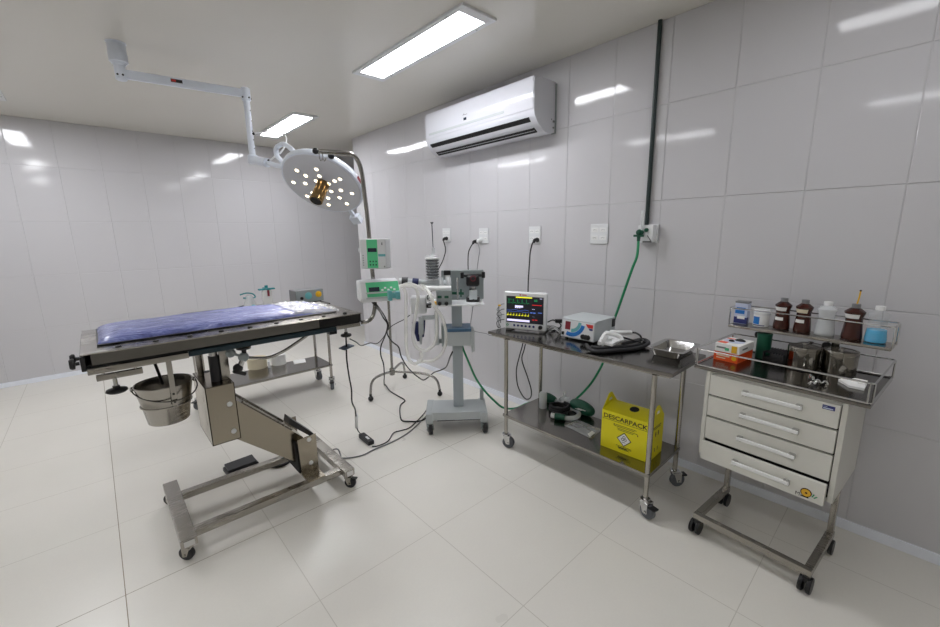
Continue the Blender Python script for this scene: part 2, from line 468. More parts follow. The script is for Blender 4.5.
MB().cyl((-2.245, -3.83, zt), (-2.245, -3.83, .90), .024, n=20).build('lift_sleeve', 'rubber', T)
MB().cyl((-2.245, -3.83, .86), (-2.245, -3.83, .968), .019, n=20).build('lift_piston', 'chrome', T)
MB().box((-2.222, -3.85, zt), (-2.182, -3.79, .968), .003).build('support_post', 'steel_y', T)
MB().box((-2.305, -3.70, zt), (-2.275, -3.66, .968), .003).build('support_post', 'steel_y', T)
# inclined lift arm
a_y0, a_y1 = -3.90, -3.66
tl, bl = at(233, 398.5, 'y', a_y0), at(233, 437.5, 'y', a_y0); br, tr = at(303, 465, 'y', a_y0), at(303, 437, 'y', a_y0)
arm = MB().prism([tl, bl, br, tr], (0, a_y1-a_y0, 0)).build('lift_arm', 'steel_warm', T)
dv = (tr-tl).normalized(); nv = V((-dv.z, 0, dv.x))
mb = MB()
for yy in (a_y0+.03, a_y1-.06): mb.obox((tl+tr)/2+V((0, yy-a_y0+.015, 0))+nv*.004, dv*.17, V((0, .012, 0)), nv*.004, .001)
mb.split('arm_strip', 'steel', arm)
# foot bracket
b0, b1 = at(301, 466, 'y', -3.95).x, at(318, 462, 'y', -3.95).x
mb = MB(); zt2 = at(298, 443, 'y', -3.95).z; zt3 = at(316, 433, 'y', -3.95).z
for yy in (-3.955, -3.635): mb.prism([(b0, yy, .12), (b1, yy, .12), (b1, yy, zt3), (b0-.008, yy, zt3-.005)], (0, .006, 0))
mb.box((b0, -4.05, .116), (b1, -3.625, .13), .002)
br_ = mb.build('foot_bracket', 'steel_warm', T)
bo = MB()
for px in ((309, 439.5), (311, 462.5)): bo.lathe([(.013, 0), (.013, .004), (.009, .007)], at(*px, 'y', -3.955), (0, -1, 0), 16)
bo.split('bolt', 'white_pl', br_)
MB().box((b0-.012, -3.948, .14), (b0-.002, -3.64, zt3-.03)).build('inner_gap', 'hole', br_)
p, q = at(288, 416.5, 'y', -3.90), at(312, 432, 'y', -3.90)
MB().prism([(p.x, -3.93, p.z), (q.x, -3.93, q.z), (q.x, -3.93, q.z-.03), (p.x-.01, -3.93, p.z-.035)], (0, .085, 0)).build('rubber_cover', 'black', T)
# table top: rolled top sheet, recessed side panel, lower rail
zT = 1.048
mb = MB(); mb.box((X0, Y0, zT-.005), (X1, Y1, zT), .0015)
top = mb.build('table_top', 'steel', T)
h = MB()
for k in range(9):
    x = X0+.12+k*(X1-X0-.2)/8
    h.lathe([(.012, 0), (.012, .003), (.009, .007), (0, .008)], (x, Y0+.052, zT), (0, 0, 1), 10)
h.split('stud_cap', 'black', top)
xe_ = at(320, 322, 'y', Y0).x
mb = MB(); mb.box((X0+.03, Y0+.010, zT-.052), (xe_, Y1-.010, zT-.005), .001); mb.build('side_panel', 'steel_dark', T)
mb = MB(); mb.box((xe_, Y0+.009, zT-.056), (X1-.002, Y1-.009, zT-.005), .001); mb.build('end_extension', 'blackgloss', T, label='black glossy panel at the foot end')
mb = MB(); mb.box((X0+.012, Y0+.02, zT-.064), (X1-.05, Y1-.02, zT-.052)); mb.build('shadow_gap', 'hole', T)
mb = MB(); mb.box((X0+.012, Y0-.002, zT-.088), (-2.37, Y0+.036, zT-.063), .002); mb.box((X0+.012, Y1-.036, zT-.086), (-1.52, Y1-.006, zT-.066), .002)
mb.box((X0+.012, Y0+.036, zT-.086), (X0+.042, Y1-.036, zT-.066), .002); mb.box((-1.66, Y0+.006, zT-.080), (-1.508, Y0+.036, zT-.058), .002)
mb.build('lower_rail', 'steel', T)
mb = MB(); mb.box((-2.37, Y0+.002, zT-.084), (-1.66, Y0+.036, zT-.060), .002); mb.build('painted_rail', 'tablepaint', T, label='dark teal painted rail')
MB().box((-2.45, Y0+.05, zT-.082), (-1.75, Y1-.05, zT-.066)).build('under_frame', 'steel_dark', T)
# handles and knobs
mb = MB(); mb.box((X0-.004, Y0+.02, zT-.075), (X0+.012, Y1-.02, zT-.012), .003); mb.build('end_plate', 'black', T)
for dy in (.03, .12):
    k = MB(); pc = V((X0-.006, Y0+dy, zT-.038)); k.lathe([(.008, 0), (.008, .012), (.021, .014), (.023, .022), (.018, .03)], pc, (-1, 0, 0), 18); k.build('clamp_knob', 'black', T)
def wing_knob(px, bar_px, y):
    a, b = at(*bar_px[0], 'y', y), at(*bar_px[1], 'y', y); zz = (a.z+b.z)/2
    o = MB().box((a.x, y-.012, zz-.012), (b.x, y+.012, zz+.012), .002).build('clamp_bar', 'steel', T)
    for f in (.15, .85):
        xx = a.x+(b.x-a.x)*f; MB().cyl((xx, y, zz+.012), (xx, y, zT-.066), .006, n=10).build('stud', 'chrome', o)
    c = at(*px, 'y', y)
    MB().cyl((c.x, y, zz-.012), (c.x, y, c.z+.01), .008, n=10).build('spindle', 'chrome', o)
    MB().lathe([(.012, .018), (.013, .006), (.036, .002), (.038, -.006), (.030, -.012), (.0, -.013)], (c.x, y, c.z), (0, 0, 1), 22).build('hand_knob', 'black', o)
wing_knob((116.8, 389.5), ((96, 377), (143, 371.5)), -3.99)
k0 = at(346, 334.5, 'y', -3.97)
mb = MB().cyl((k0.x, -3.97, k0.z), (k0.x, -3.97, zT-.08), .007, n=10).build('spindle', 'chrome', T)
MB().lathe([(.010, .016), (.011, .006), (.030, .002), (.032, -.006), (.026, -.012), (.0, -.013)], k0, (0, 0, 1), 22).build('hand_knob', 'black', T)
p = at(332, 331.5, 'y', -3.99); MB().box((p.x-.022, -4.01, p.z-.014), (p.x+.022, -3.97, p.z+.014), .003).build('rail_stop', 'black', T)
MB().box((p.x-.01, -3.995, p.z+.014), (p.x+.01, -3.985, zT-.08)).build('stop_bracket', 'steel', T)
# accessory clamp and curved support rod under the table
yk = -3.93
k = MB(); p = at(243.5, 348, 'y', yk); k.lathe([(.011, -.03), (.011, -.008), (.034, -.004), (.036, .006), (.028, .011)], p, (0, 0, 1), 20)
cl = k.build('clamp_knob', 'black', T)
pc = at(243.5, 357, 'y', yk)
MB().ball(pc, .026, (1, .8, 1)).ball(at(230.5, 353, 'y', yk), .024, (1, .7, 1)).bar(at(231, 353, 'y', yk), pc, .012, .012).build('clamp_joint', 'machine_d', cl)
MB().bar(pc, at(238, 372, 'y', yk), .022, .03, (0, 1, 0), .006).build('clamp_jaw', 'chrome', cl)
MB().bar(at(233, 371, 'y', yk-.01), at(246, 374, 'y', yk-.01), .02, .022, (0, 1, 0), .006).ball(at(238, 368, 'y', yk), .024).build('clamp_lever', 'black', cl)
MB().tube([at(244, 357.5, 'y', yk), at(258, 358, 'y', yk+.02), at(270, 357, 'y', yk+.03), at(283, 351.5, 'y', yk+.02), at(297, 342.5, 'y', yk), at(309, 334, 'y', -3.96), (at(312, 331.5, 'y', -3.98))], .0085, 10, 5).build('support_rod', 'iv_steel', T)
p = at(232, 352, 'y', yk); MB().cyl((p.x, yk, p.z), (p.x, yk, zT-.066), .009, n=10).build('clamp_stem', 'chrome', T)
# strut and bucket hanger
MB().bar(at(154, 361, 'y', -3.84), at(162.5, 383, 'y', -3.72), .022, .012, (1, 0, 0), .002).build('black_strut', 'black', T)

# ------------------------------------------------------------------ bucket hung below the table
bc = V((-2.461, -3.80, .610))
B = Thing('steel_bucket', 'stainless steel bucket hanging under the head end of the operating table', 'bucket', bc)
pr = [(0, 0), (.082, 0), (.086, .004), (.098, .082), (.1015, .086), (.1035, .094), (.1015, .102), (.118, .190), (.121, .196), (.119, .199), (.115, .196), (.098, .10), (.083, .008), (0, .006)]
b = MB().lathe(pr, bc, n=40, caps=False).build('body', 'steel_turned', B)
MB().torus(bc+V((0, 0, .094)), (0, 0, 1), .1035, .0035, 40).build('band', 'steel', b)
ang = math.radians(-8)
e1 = bc+V((-.124*math.cos(ang), -.124*math.sin(ang), .185)); e2 = bc+V((.124*math.cos(ang), .124*math.sin(ang), .185))
pts = []
for k in range(13):
    a = PI*k/12; m_ = (e1+e2)/2; pts.append(m_+(e1-m_)*math.cos(a)*1.04+V((.02, -.128, -.055))*math.sin(a))
MB().tube(pts, .0032, 8, 2).build('bail_handle', 'steel_dark', B)
er = MB()
for e in (e1, e2): er.ball(e, .011, (.7, 1, 1.2), 12)
er.split('ear', 'chrome', B)
mb = MB(); yb = bc.y-.118
p1 = at(168.5, 362, 'y', yb); p2 = at(168.5, 399, 'y', yb+.0)
MB().box((p1.x-.011, yb-.003, p2.z-.04), (p1.x+.011, yb+.003, .972), .001).build('hanger_strap', 'steel_y', B)
bo = MB()
for zz in (p2.z-.02, p2.z+.02): bo.lathe([(.005, 0), (.005, .003)], (p1.x, yb-.003, zz), (0, -1, 0), 10)
bo.split('rivet', 'hole', B)

# ------------------------------------------------------------------ mattress with plastic cover
def mattress():
    x0, x1, y0, y1 = -2.668, -1.60, -3.895, -3.47; nx, ny = 130, 56
    vs, fs = [], []
    z0 = zT+.0072; h = .034
    def H_(u, v):
        ed = min(1, (1-abs(u)**14))*min(1, (1-abs(v)**8))
        ed = max(0, ed)**.5
        x = x0+(x1-x0)*(u+1)/2; y = y0+(y1-y0)*(v+1)/2
        w = noise.noise(V((x*2.2, y*14, 1.3)))*.006+noise.noise(V((x*6, y*34, 4.1)))*.003
        far = max(0, (x+2.0)/.40)
        w += far*noise.noise(V((x*26, y*22, 9)))*.009+far*abs(noise.noise(V((x*12, y*16, 3))))*.010
        return z0+ed*(h*(1-.55*far)+w)
    for i in range(nx+1):
        for j in range(ny+1):
            u, v = -1+2*i/nx, -1+2*j/ny
            # rounded plan corners
            k = 1-.04*abs(u)**20
            x = x0+(x1-x0)*(u+1)/2; y = (y0+y1)/2+(y1-y0)/2*v*k*(1-.03*max(0, u))
            x += (.5-abs(v)**3)*.004
            vs.append((x, y, H_(u, v)))
    n0 = len(vs)
    for i in range(nx+1):
        for j in range(ny+1): x, y, z = vs[i*(ny+1)+j]; vs.append((x, y, z0))
    for i in range(nx):
        for j in range(ny):
            a = i*(ny+1)+j; q = [a, a+ny+1, a+ny+2, a+1]; fs.append(q); fs.append([n0+k for k in q[::-1]])
    rim = [j for j in range(ny+1)]+[i*(ny+1)+ny for i in range(1, nx+1)]+[nx*(ny+1)+j for j in range(ny-1, -1, -1)]+[i*(ny+1) for i in range(nx-1, 0, -1)]
    for a, b in zip(rim, rim[1:]+rim[:1]): fs.append([a, b, n0+b, n0+a])
    return MB().add(vs, fs)
t = NT('striped_sheet_fabric'); o = t.obj()
mp = t.n('ShaderNodeMapping'); mp.inputs['Scale'].default_value = (2.2, 15, 1); t.l(o, mp.inputs['Vector'])
n1 = t.noise(mp.outputs[0], 2.6, 8, .72, 2.2); n3 = t.noise(o, 55, 2)
r = t.n('ShaderNodeValToRGB'); e = r.color_ramp.elements
e[0].position = .30; e[0].color = (*lin((44, 46, 92)), 1); e[1].position = .70; e[1].color = (*lin((184, 190, 222)), 1)
for ps, cc in ((.42, (72, 78, 136)), (.52, (98, 108, 168)), (.60, (130, 138, 190))):
    x = e.new(ps); x.color = (*lin(cc), 1)
t.l(n1, r.inputs[0]); t.l(r.outputs[0], t.b.inputs['Base Color'])
t.b.inputs['Roughness'].default_value = .55; t.b.inputs['Coat Weight'].default_value = .7; t.b.inputs['Coat Roughness'].default_value = .18
t.bump(t.math('ADD', n1, t.math('MULTIPLY', n3, .2)), .9, .010)
M['sheet'] = t.m
MT = Thing('table_mattress', 'thin mattress pad in a wrinkled lilac blue striped sheet on the operating table', 'mattress', (-2.166, -3.742, zT))
ms = mattress().build('pad', 'sheet', MT, smooth_a=80)
MB().box((-2.672, -3.908, zT+.0012), (-1.60, -3.465, zT+.0076), .002).build('pad_base', 'black', MT, label='black underside of the pad')
def crumple():
    nx, ny = 46, 40; vs, fs = [], []
    for i in range(nx+1):
        for j in range(ny+1):
            x = -1.84+.27*i/nx+.035*noise.noise(V((j*.35, 0, 5)))*(1-i/nx)+.02*noise.noise(V((j*.5, 3, 1)))*i/nx; y = -3.890+.40*j/ny
            f = min(1, i/6)
            far = max(0, (x+2.0)/.40)
            z = zT+.046*(1-.55*far)*(1-max(0, i/nx-.6)*1.6)+.003+(noise.noise(V((x*19, y*19, 2)))*.010+abs(noise.noise(V((x*38, y*34, 7))))*.014)*f
            if j in (0, ny): z = zT+.004
            vs.append((x, y, max(z, zT+.003)))
    for i in range(nx):
        for j in range(ny):
            a = i*(ny+1)+j; fs.append([a, a+ny+1, a+ny+2, a+1])
    return MB().add(vs, fs)
o = crumple().build('plastic_cover', 'clear2', MT, smooth_a=25, label='crumpled clear plastic cover at the foot end')
sm = o.modifiers.new('thickness', 'SOLIDIFY'); sm.thickness = .0006

# ------------------------------------------------------------------ surgical lamp
A = V((-2.34, -2.665, H))
L = Thing('surgical_lamp', 'round white LED surgical lamp on a jointed ceiling arm with a brass handle', 'surgical lamp', A)
B1 = V((A.x, A.y, 2.522))
m_ = MB().lathe([(.052, 0), (.052, -.004), (.047, -.006), (.047, -.062), (.049, -.064), (.049, -.112), (.040, -.118), (.040, -.122)], A, n=28).build('ceiling_mount', 'lampwhite', L)
MB().lathe([(.034, .165), (.034, .05), (.030, .046), (.030, -.035), (.024, -.04)], B1-V((0, 0, .0)), n=22).build('swivel_joint', 'lampwhite', L)
s_ = MB()
for a in (-2.2, -1.3): s_.lathe([(.006, 0), (.006, .003)], B1+V((math.cos(a)*.029, math.sin(a)*.029, -.012)), (math.cos(a), math.sin(a), 0), 10)
s_.split('screw', 'black', L)
Cc = V((-1.652, -2.781, 2.515)); D = V((-1.652, -2.781, 2.062))
ha = MB().bar(B1, Cc, .042, .052, (0, 0, 1), .008).build('horizontal_arm', 'lampwhite', L)
p = at(177, 84, 'y', -2.72); d_ = (Cc-B1).normalized(); nn = V((d_.y, -d_.x, 0))
q = B1+d_*((p-B1).dot(d_))
MB().obox(q+nn*.0215+V((0, 0, .004)), d_*.032, nn*.0008, V((0, 0, .010))).build('maker_sticker', 'black', ha)
MB().obox(q+nn*.0222+V((0, 0, .004))-d_*.016, d_*.012, nn*.0006, V((0, 0, .006))).build('sticker_print', 'red', ha)
MB().lathe([(.026, -.05), (.030, -.045), (.030, .035), (.022, .04)], Cc, n=20).build('elbow', 'lampwhite', L)
s_ = MB()
for a in (-2.6, -1.2, -.2): s_.lathe([(.006, 0), (.006, .005)], Cc+V((math.cos(a)*.029, math.sin(a)*.029, -.03)), (math.cos(a), math.sin(a), 0), 10)
s_.split('screw', 'black', L)
MB().cyl(Cc, D, .0215, n=20).build('drop_tube', 'lampwhite', L)
# lamp head: centre on a plane, tilted towards the head end
hc = at(322.6, 185.2, 'y', -3.30)
vd = (hc-CAM).normalized()
nrm = (-vd*.52 + (-RT*.39 - UP*.92).normalized()*.854).normalized()      # the way the bulbs face
hx = nrm.cross(V((0, 1, 0))).normalized(); hy = nrm.cross(hx)
RH = 40.6/FPX*(hc-CAM).dot(FW)
head = MB().lathe([(0, 0), (RH-.02, 0), (RH-.004, .004), (RH, .014), (RH, .034), (RH-.008, .045), (RH-.06, .052), (0.0, .056)], hc, -nrm, 56, False).build('lamp_head', 'lampwhite', L, smooth_a=50)
MB().lathe([(RH-.016, 0), (RH-.018, .0025), (0, .0025)], hc, nrm, 56, False).build('bulb_plate', 'lampface', head)
glow_bulb = glow('warm_led_bulb', (255, 232, 196), 2.6)
for (bx, by) in ((256, 358), (343, 353), (296, 382), (357, 383), (241, 411), (294, 416), (342, 405), (425, 405), (449, 397), (398, 418), (410, 452), (453, 447), (503, 461), (326, 458), (303, 473), (447, 480), (396, 482), (398, 512), (480, 507), (342, 440)):
    p = at_pl(240+bx*.2232, 90+by*.2232, hc, nrm)
    b = MB().lathe([(.0180, 0), (.0180, .005), (.015, .006), (.0125, .004)], p+nrm*.0022, nrm, 16).build('bulb_collar', 'white_paint', head)
    MB().lathe([(.0065, 0), (.005, .002), (.002, .003)], p+nrm*.0065, nrm, 10).build('bulb_centre', 'greypl', b)
    MB().lathe([(.0120, 0), (.011, .0005)], p+nrm*.0062, nrm, 14).build('bulb', glow_bulb, head)
hb = at_pl(323.4, 183.5, hc, nrm)
gh = MB().lathe([(.044, 0), (.044, .160), (.041, .163)], hb, nrm, 36).build('sterile_handle', 'gold', L, label='brass coloured grip')
MB().lathe([(.037, 0), (.037, .0015)], hb+nrm*.162, nrm, 28).build('handle_end', 'hole', gh)
# yoke tubing, arm and cable
def onh(x, y, off): return at_pl(240+x*.2232, 90+y*.2232, hc-nrm*off, nrm)
yk_ = MB().tube([onh(268, 303, .045), onh(236, 270, .10), onh(205, 246, .15), onh(182, 245, .17), onh(163, 262, .16), onh(165, 292, .13), onh(185, 318, .08), onh(203, 338, .045)], .0165, 12, 6).build('yoke', 'lampwhite', L)
E_ = onh(172, 336, .06); F_ = onh(204, 345, .045)
mid = at(266.5, 162.5, 'y', -2.93)
MB().lathe([(.028, -.03), (.034, -.025), (.034, .03), (.024, .036)], D, n=22).build('lower_elbow', 'lampwhite', L)
MB().tube([D, mid], .031, 16, 0).build('spring_arm', 'lampwhite', L)
MB().tube([mid, at(276, 165.5, 'y', -3.02), F_], .017, 12, 0).build('arm_rod', 'lampwhite', L)
MB().lathe([(.033, 0), (.033, .012)], mid, (mid-D).normalized(), 18).build('arm_collar', 'lampwhite', L)
MB().tube([at(254, 133.5, 'y', -2.80), at(266, 131.6, 'y', -2.86), at(279, 131.8, 'y', -2.92), at(286, 137, 'y', -3.0), at(285.5, 145, 'y', -3.05), at(281, 152, 'y', -3.05), at(273, 158, 'y', -3.0), at(269.5, 161, 'y', -2.95)], .006, 8, 5).build('cable', 'white_pl', L)
MB().ball(at(269, 161, 'y', -2.95), .012).ball(at(253.7, 133.7, 'y', -2.80), .010).build('cable_gland', 'black', L)
kp = onh(398, 326, .0); kp2 = hc+(kp-hc).normalized()*(RH)-nrm*.026
MB().ball(kp2, .021, n=14).build('rim_knob', 'black', head)
rp = onh(520, 404, .026); rd = (rp-hc); rd = (rd-nrm*rd.dot(nrm)).normalized(); tg = nrm.cross(rd)
MB().obox(hc-nrm*.026+rd*(RH+.0005), tg*.03, nrm*.010, rd*.0012, .0005).build('rim_sticker', 'red_pl', head)
bx_ = onh(517, 572, .02); e0 = hc+(bx_-hc).normalized()*(RH-.01)-nrm*.02
ed = (bx_-e0).normalized()
MB().bar(e0, bx_+ed*.005, .03, .02, nrm, .003).build('box_bracket', 'lampwhite', head)
MB().obox(bx_+ed*.012, ed*.034, ed.cross(nrm)*.042, nrm*.024, .006).build('terminal_box', 'lampwhite', L)
for k, (x, y) in enumerate(((253, 117), (252.5, 125), (252.2, 133.5), (252, 141), (251.8, 148.5))): pass
s_ = MB()
for zz in (2.40, 2.33, 2.26, 2.20, 2.14): s_.lathe([(.004, 0), (.004, .002)], (D.x+.0215*.6, D.y-.0215*.8, zz), (.6, -.8, 0), 8)
s_.split('height_stud', 'black', L)
# the lamp's own beam
ld = bpy.data.lights.new('lamp_beam', 'SPOT'); lo = bpy.data.objects.new('lamp_beam', ld); C.objects.link(lo)
ld.energy = 14; ld.spot_size = math.radians(46); ld.spot_blend = .7; ld.shadow_soft_size = .12; ld.color = (1, .94, .86)
lo.location = hc+nrm*.2
tgt = V((-1.86, -3.72, 1.08)); lo.rotation_euler = (tgt-lo.location).to_track_quat('-Z', 'Y').to_euler()

# ------------------------------------------------------------------ bent pole at the foot end of the table
px_ = -1.405
pb = at(374.6, 305, 'x', px_); yp = pb.y
IV = Thing('drip_pole', 'bent steel pole rising from the table foot end and arching behind the lamp', 'drip pole', (px_, yp, .97))
ptop = at(365, 196, 'y', yp)
pt = lambda x, y: at(x, y, 'y', yp)
pole = [V((X1+.002, yp+.0, pt(361, 322.5).z)), pt(364, 322.2), pt(369, 320.5), pt(372.8, 316), pt(374.5, 309), pt(374.8, 300), pt(372.4, 272), pt(369.2, 237), pt(366.8, 212), pt(364, 190), pt(361.8, 173), pt(358.5, 162), pt(352.5, 155), pt(344, 152.8), pt(330, 152), pt(316, 151.3)]
MB().tube(pole, .0125, 14, 6).build('pole', 'iv_steel', IV)
MB().ball(pt(315.6, 151), .0165).build('end_cap', 'black', IV)
hk = MB(); a = pt(319, 153)
for q in (pt(319, 152), pt(322.5, 152)): hk.tube([q, q-V((0, 0, .03)), q-V((0, 0, .045))+V((.008, 0, 0)), q-V((0, 0, .03))+V((.016, 0, 0))], .0022, 6, 4)
hk.split('hook', 'iv_steel', IV)

# ------------------------------------------------------------------ infusion pumps
TH = math.radians(-39.7)
def pump_block(t, x0, x1, y0, y1, z0, z1, bev=.012): return MB().box((x0, y0, z0), (x1, y1, z1), bev, 3).build('housing', 'pump_white', t, world=False)
pc = at(371.5, 270, 'y', yp)
pu = V((pc.x, pc.y, 0))
cu_ = at_pl(374, 271.5, V((px_, yp, 1.3)), V((.64, .77, 0)))
U1 = Thing('infusion_pump', 'upright white infusion pump with a green keypad strip clamped high on the bent pole', 'infusion pump', cu_-V((.64, .77, 0))*.03, TH-.12)
q = [U1.at(x, y, 'y', -.10) for x, y in ((358.6, 239.2), (385.6, 238.6), (386.6, 268.6), (361.2, 269.6))]
x0, x1 = (q[0].x+q[3].x)/2, (q[1].x+q[2].x)/2; z1_, z0_ = (q[0].z+q[1].z)/2, (q[2].z+q[3].z)/2
hb_ = pump_block(U1, x0, x1, -.10, .0, z0_, z1_, .008)
w_ = x1-x0; h_ = z1_-z0_
MB().box((x0+w_*.27, -.1012, z0_+.006), (x0+w_*.68, -.099, z1_-.003), .001).build('keypad', 'green_panel', U1, world=False)
MB().box((x0+w_*.31, -.1022, z0_+h_*.57), (x0+w_*.65, -.1005, z0_+h_*.70), .001).build('display', 'dispdark', U1, world=False)
kk = MB()
for i in range(3):
    for j in range(2): kk.box((x0+w_*(.36+.11*i), -.1022, z0_+h_*(.12+.11*j)), (x0+w_*(.41+.11*i), -.1005, z0_+h_*(.17+.11*j)))
kk.split('key', 'green_dark', U1, world=False)
MB().box((x0+w_*.70, -.1015, z0_+h_*.42), (x1-.004, -.1, z0_+h_*.50)).build('blue_stripe', 'teal_l', U1, world=False)
kk = MB()
kk.box((x0+w_*.84, -.1018, z1_-.035), (x0+w_*.88, -.1, z1_-.02)); kk.box((x0+w_*.90, -.1018, z0_+.01), (x0+w_*.94, -.1, z0_+.018))
for k in range(5): kk.box((x0+w_*.10, -.1015, z0_+h_*(.12+.08*k)), (x0+w_*.14, -.1, z0_+h_*(.15+.08*k)))
kk.split('marking', 'greypl', U1, world=False)
MB().lathe([(.014, 0), (.016, .006), (.016, .018), (.012, .022)], (x0, -.05, z0_+h_*.62), (-1, 0, 0), 16).build('side_knob', 'pump_white', U1, world=False)
MB().box((-.03, 0, z0_+h_*.35), (.03, .05, z0_+h_*.65), .006).build('pole_clamp', 'greypl', U1, world=False)
# second pump on the stand
sb = V((-.565, -3.01, 0))
dxy = at_pl(390.5, 340, sb, V((.64, .77, 0)))
S = Thing('drip_stand', 'slim steel drip stand on bent tube legs with black ball casters', 'drip stand', (dxy.x, dxy.y, 0), TH)
ztop = S.at(390.5, 292, 'y', 0).z
MB().cyl((0, 0, .18), (0, 0, ztop), .0125, n=16).build('pole', 'iv_steel', S, world=False)
MB().lathe([(.018, .17), (.026, .175), (.026, .235), (.017, .242)], (0, 0, 0), n=18).build('hub', 'iv_steel', S, world=False)
for ft in ((-.927, -2.987), (-.398, -3.34), (-.368, -2.706)):
    f = S.Mi @ V((ft[0], ft[1], 0)); d = V((f.x, f.y, 0)); l_ = d.length; d.normalize()
    lg = MB().tube([d*.01+V((0, 0, .205)), d*l_*.30+V((0, 0, .212)), d*l_*.60+V((0, 0, .210)), d*l_*.82+V((0, 0, .195)), d*(l_*.95)+V((0, 0, .150)), d*l_+V((0, 0, .06))], .0115, 10, 6).build('leg', 'iv_steel', S, world=False)
    MB().ball(d*l_+V((0, 0, .0245)), .0245, n=16).lathe([(.012, 0), (.012, .025)], d*l_+V((0, 0, .043)), n=12).build('ball_caster', 'black', lg, world=False)
pp_ = pt(374.6, 297)
U2 = Thing('infusion_pump', 'long white syringe pump with a green sloping keypad clamped low on the bent pole', 'infusion pump', pp_-V((.45, .89, 0)).normalized()*.080, TH+math.radians(20))
q = {k: U2.at(*p, 'y', -.10) for k, p in dict(tl=(361.5, 283.5), tr=(400, 279.5), br=(401, 299.5), bl=(363, 305.5)).items()}
x0, x1, z0_, z1_ = q['bl'].x, q['br'].x, (q['bl'].z+q['br'].z)/2+.004, (q['tl'].z+q['tr'].z)/2-.036
yf, yb2 = -.10, .055
prof = [(yf, z0_+.012), (yf+.012, z0_), (yb2-.012, z0_), (yb2, z0_+.012), (yb2, z1_+.032), (yb2-.02, z1_+.038), (yf+.056, z1_+.030), (yf+.002, z1_-.054), (yf, z1_-.058)]
MB().prism([(x0, y, z) for y, z in prof], (x1-x0, 0, 0)).build('housing', 'pump_white', U2, world=False, smooth_a=50)
MB().prism([(x0-.010, y*.92, z0_+.006+(z-z0_)*.93) for y, z in prof], (.011, 0, 0)).split('end_cap', 'white_pl', U2, world=False)
sd = V((0, .054, .084)).normalized(); nz = V((0, -sd.z, sd.y))
mc = V(((x0+x1)/2, yf+.029, z1_-.012))
MB().obox(mc+nz*.0012+V(((x1-x0)*.06, 0, 0)), V(((x1-x0)*.43, 0, 0)), sd*.046, nz*.0012, .0005).build('keypad', 'green_panel', U2, world=False)
MB().obox(mc+nz*.003+V((-(x1-x0)*.17, 0, 0)), V((.030, 0, 0)), sd*.014, nz*.0012, .001).build('display', 'dispdark', U2, world=False)
kk = MB()
for i in range(5): kk.obox(mc+nz*.003+V(((x1-x0)*(.04+.08*i), 0, 0))+sd*(.006 if i % 2 else -.006), V((.006, 0, 0)), sd*.005, nz*.001)
kk.split('key', 'white_pl', U2, world=False)
MB().box((x0+.02, yf-.003, z0_+.05), (x1-.01, yf+.002, z0_+.058)).box((x0+.02, yf-.003, z0_+.02), (x1-.01, yf+.002, z0_+.028)).split('syringe_channel', 'machine', U2, world=False)
c1 = U2.at(394, 295.5, 'y', -.12)
MB().box((c1.x-.034, -.135, c1.z-.028), (c1.x-.012, -.09, c1.z+.03), .005).box((c1.x+.010, -.135, c1.z-.022), (c1.x+.034, -.09, c1.z+.022), .005).box((c1.x-.012, -.125, c1.z-.014), (c1.x+.010, -.09, c1.z+.014)).build('syringe_clamp', 'teal_l', U2, world=False)
MB().box((-.022, .052, (z0_+z1_)/2-.03), (.022, .090, (z0_+z1_)/2+.03), .004).build('pole_clamp', 'greypl', U2, world=False)

# ------------------------------------------------------------------ tables on wheels (shared builder)
def trolley(name, label, org, yaw, Lx, Dy, ztop, zshelf, legs, tx, sx, R=.042, topm='steel_dark'):
    """legs: local x positions and y positions; tx: x range of the top; sx: shelf x range"""
    t = Thing(name, label, 'instrument trolley', org, yaw)
    x0, x1 = tx; y0, y1 = Dy
    mb = MB(); mb.box((x0, y0, ztop-.022), (x1, y1, ztop-.001), .004); mb.build('table_top', topm, t, world=False)
    mb = MB(); mb.box((x0+.02, y0+.02, ztop-.036), (x1-.02, y1-.02, ztop-.022), .002); mb.build('top_frame', 'steel', t, world=False)
    s0, s1 = sx
    mb = MB(); mb.box((s0, legs[1][0]-.014, zshelf-.020), (s1, legs[1][1]+.014, zshelf), .003); mb.build('shelf', 'steel_shelf', t, world=False)
    for xx in legs[0]:
        for yy in legs[1]:
            lg = MB().cyl((xx, yy, R*2.2), (xx, yy, ztop-.03), .0135, n=16).build('leg', 'steel_y', t, world=False)
            INV[lg.name] = t.Mi
            p = t.w((xx, yy, R*2.2+.016))
            caster(lg, p, R, 'grey_rubber', 'chrome', random.uniform(-2.6, -.6), brake=random.random() < .5)
    return t
LT = trolley('instrument_trolley', 'steel two-tier trolley against the back wall behind the operating table', (-1.58, -2.43, 0), 0, 1, (-.03, .39), .868, .255, ((-.52, .535), (0, .36)), (-.555, .57), (-.535, .55), .048)
# ------------------------------------------------------------------ things on the back trolley
zt_ = .868
p = at(268, 303, 'y', -2.22)
t = Thing('specimen_jar', 'white plastic jar with a teal cross-shaped lid on the back trolley', 'jar', (p.x, -2.22, zt_))
h_ = at(268, 289.5, 'y', -2.22).z-zt_
MB().lathe([(0, 0), (.040, 0), (.043, .005), (.043, h_-.02), (.038, h_-.005), (.030, h_)], (0, 0, 0), n=24).build('jar_body', 'tube', t, world=False)
MB().obox((0, 0, h_+.006), (.070, 0, 0), (0, .018, 0), (0, 0, .007), .003).obox((0, 0, h_+.010), (.018, 0, 0), (0, .06, 0), (0, 0, .008), .003).cyl((0, 0, h_), (0, 0, h_+.04), .014, n=14).build('lid', 'teal', t, world=False)
MB().cyl((.0, -.046, h_-.055), (.0, -.046, h_+.002), .010, n=12).build('dip_tube', 'red_pl', t, world=False)
p = at(250, 305, 'y', -2.30)
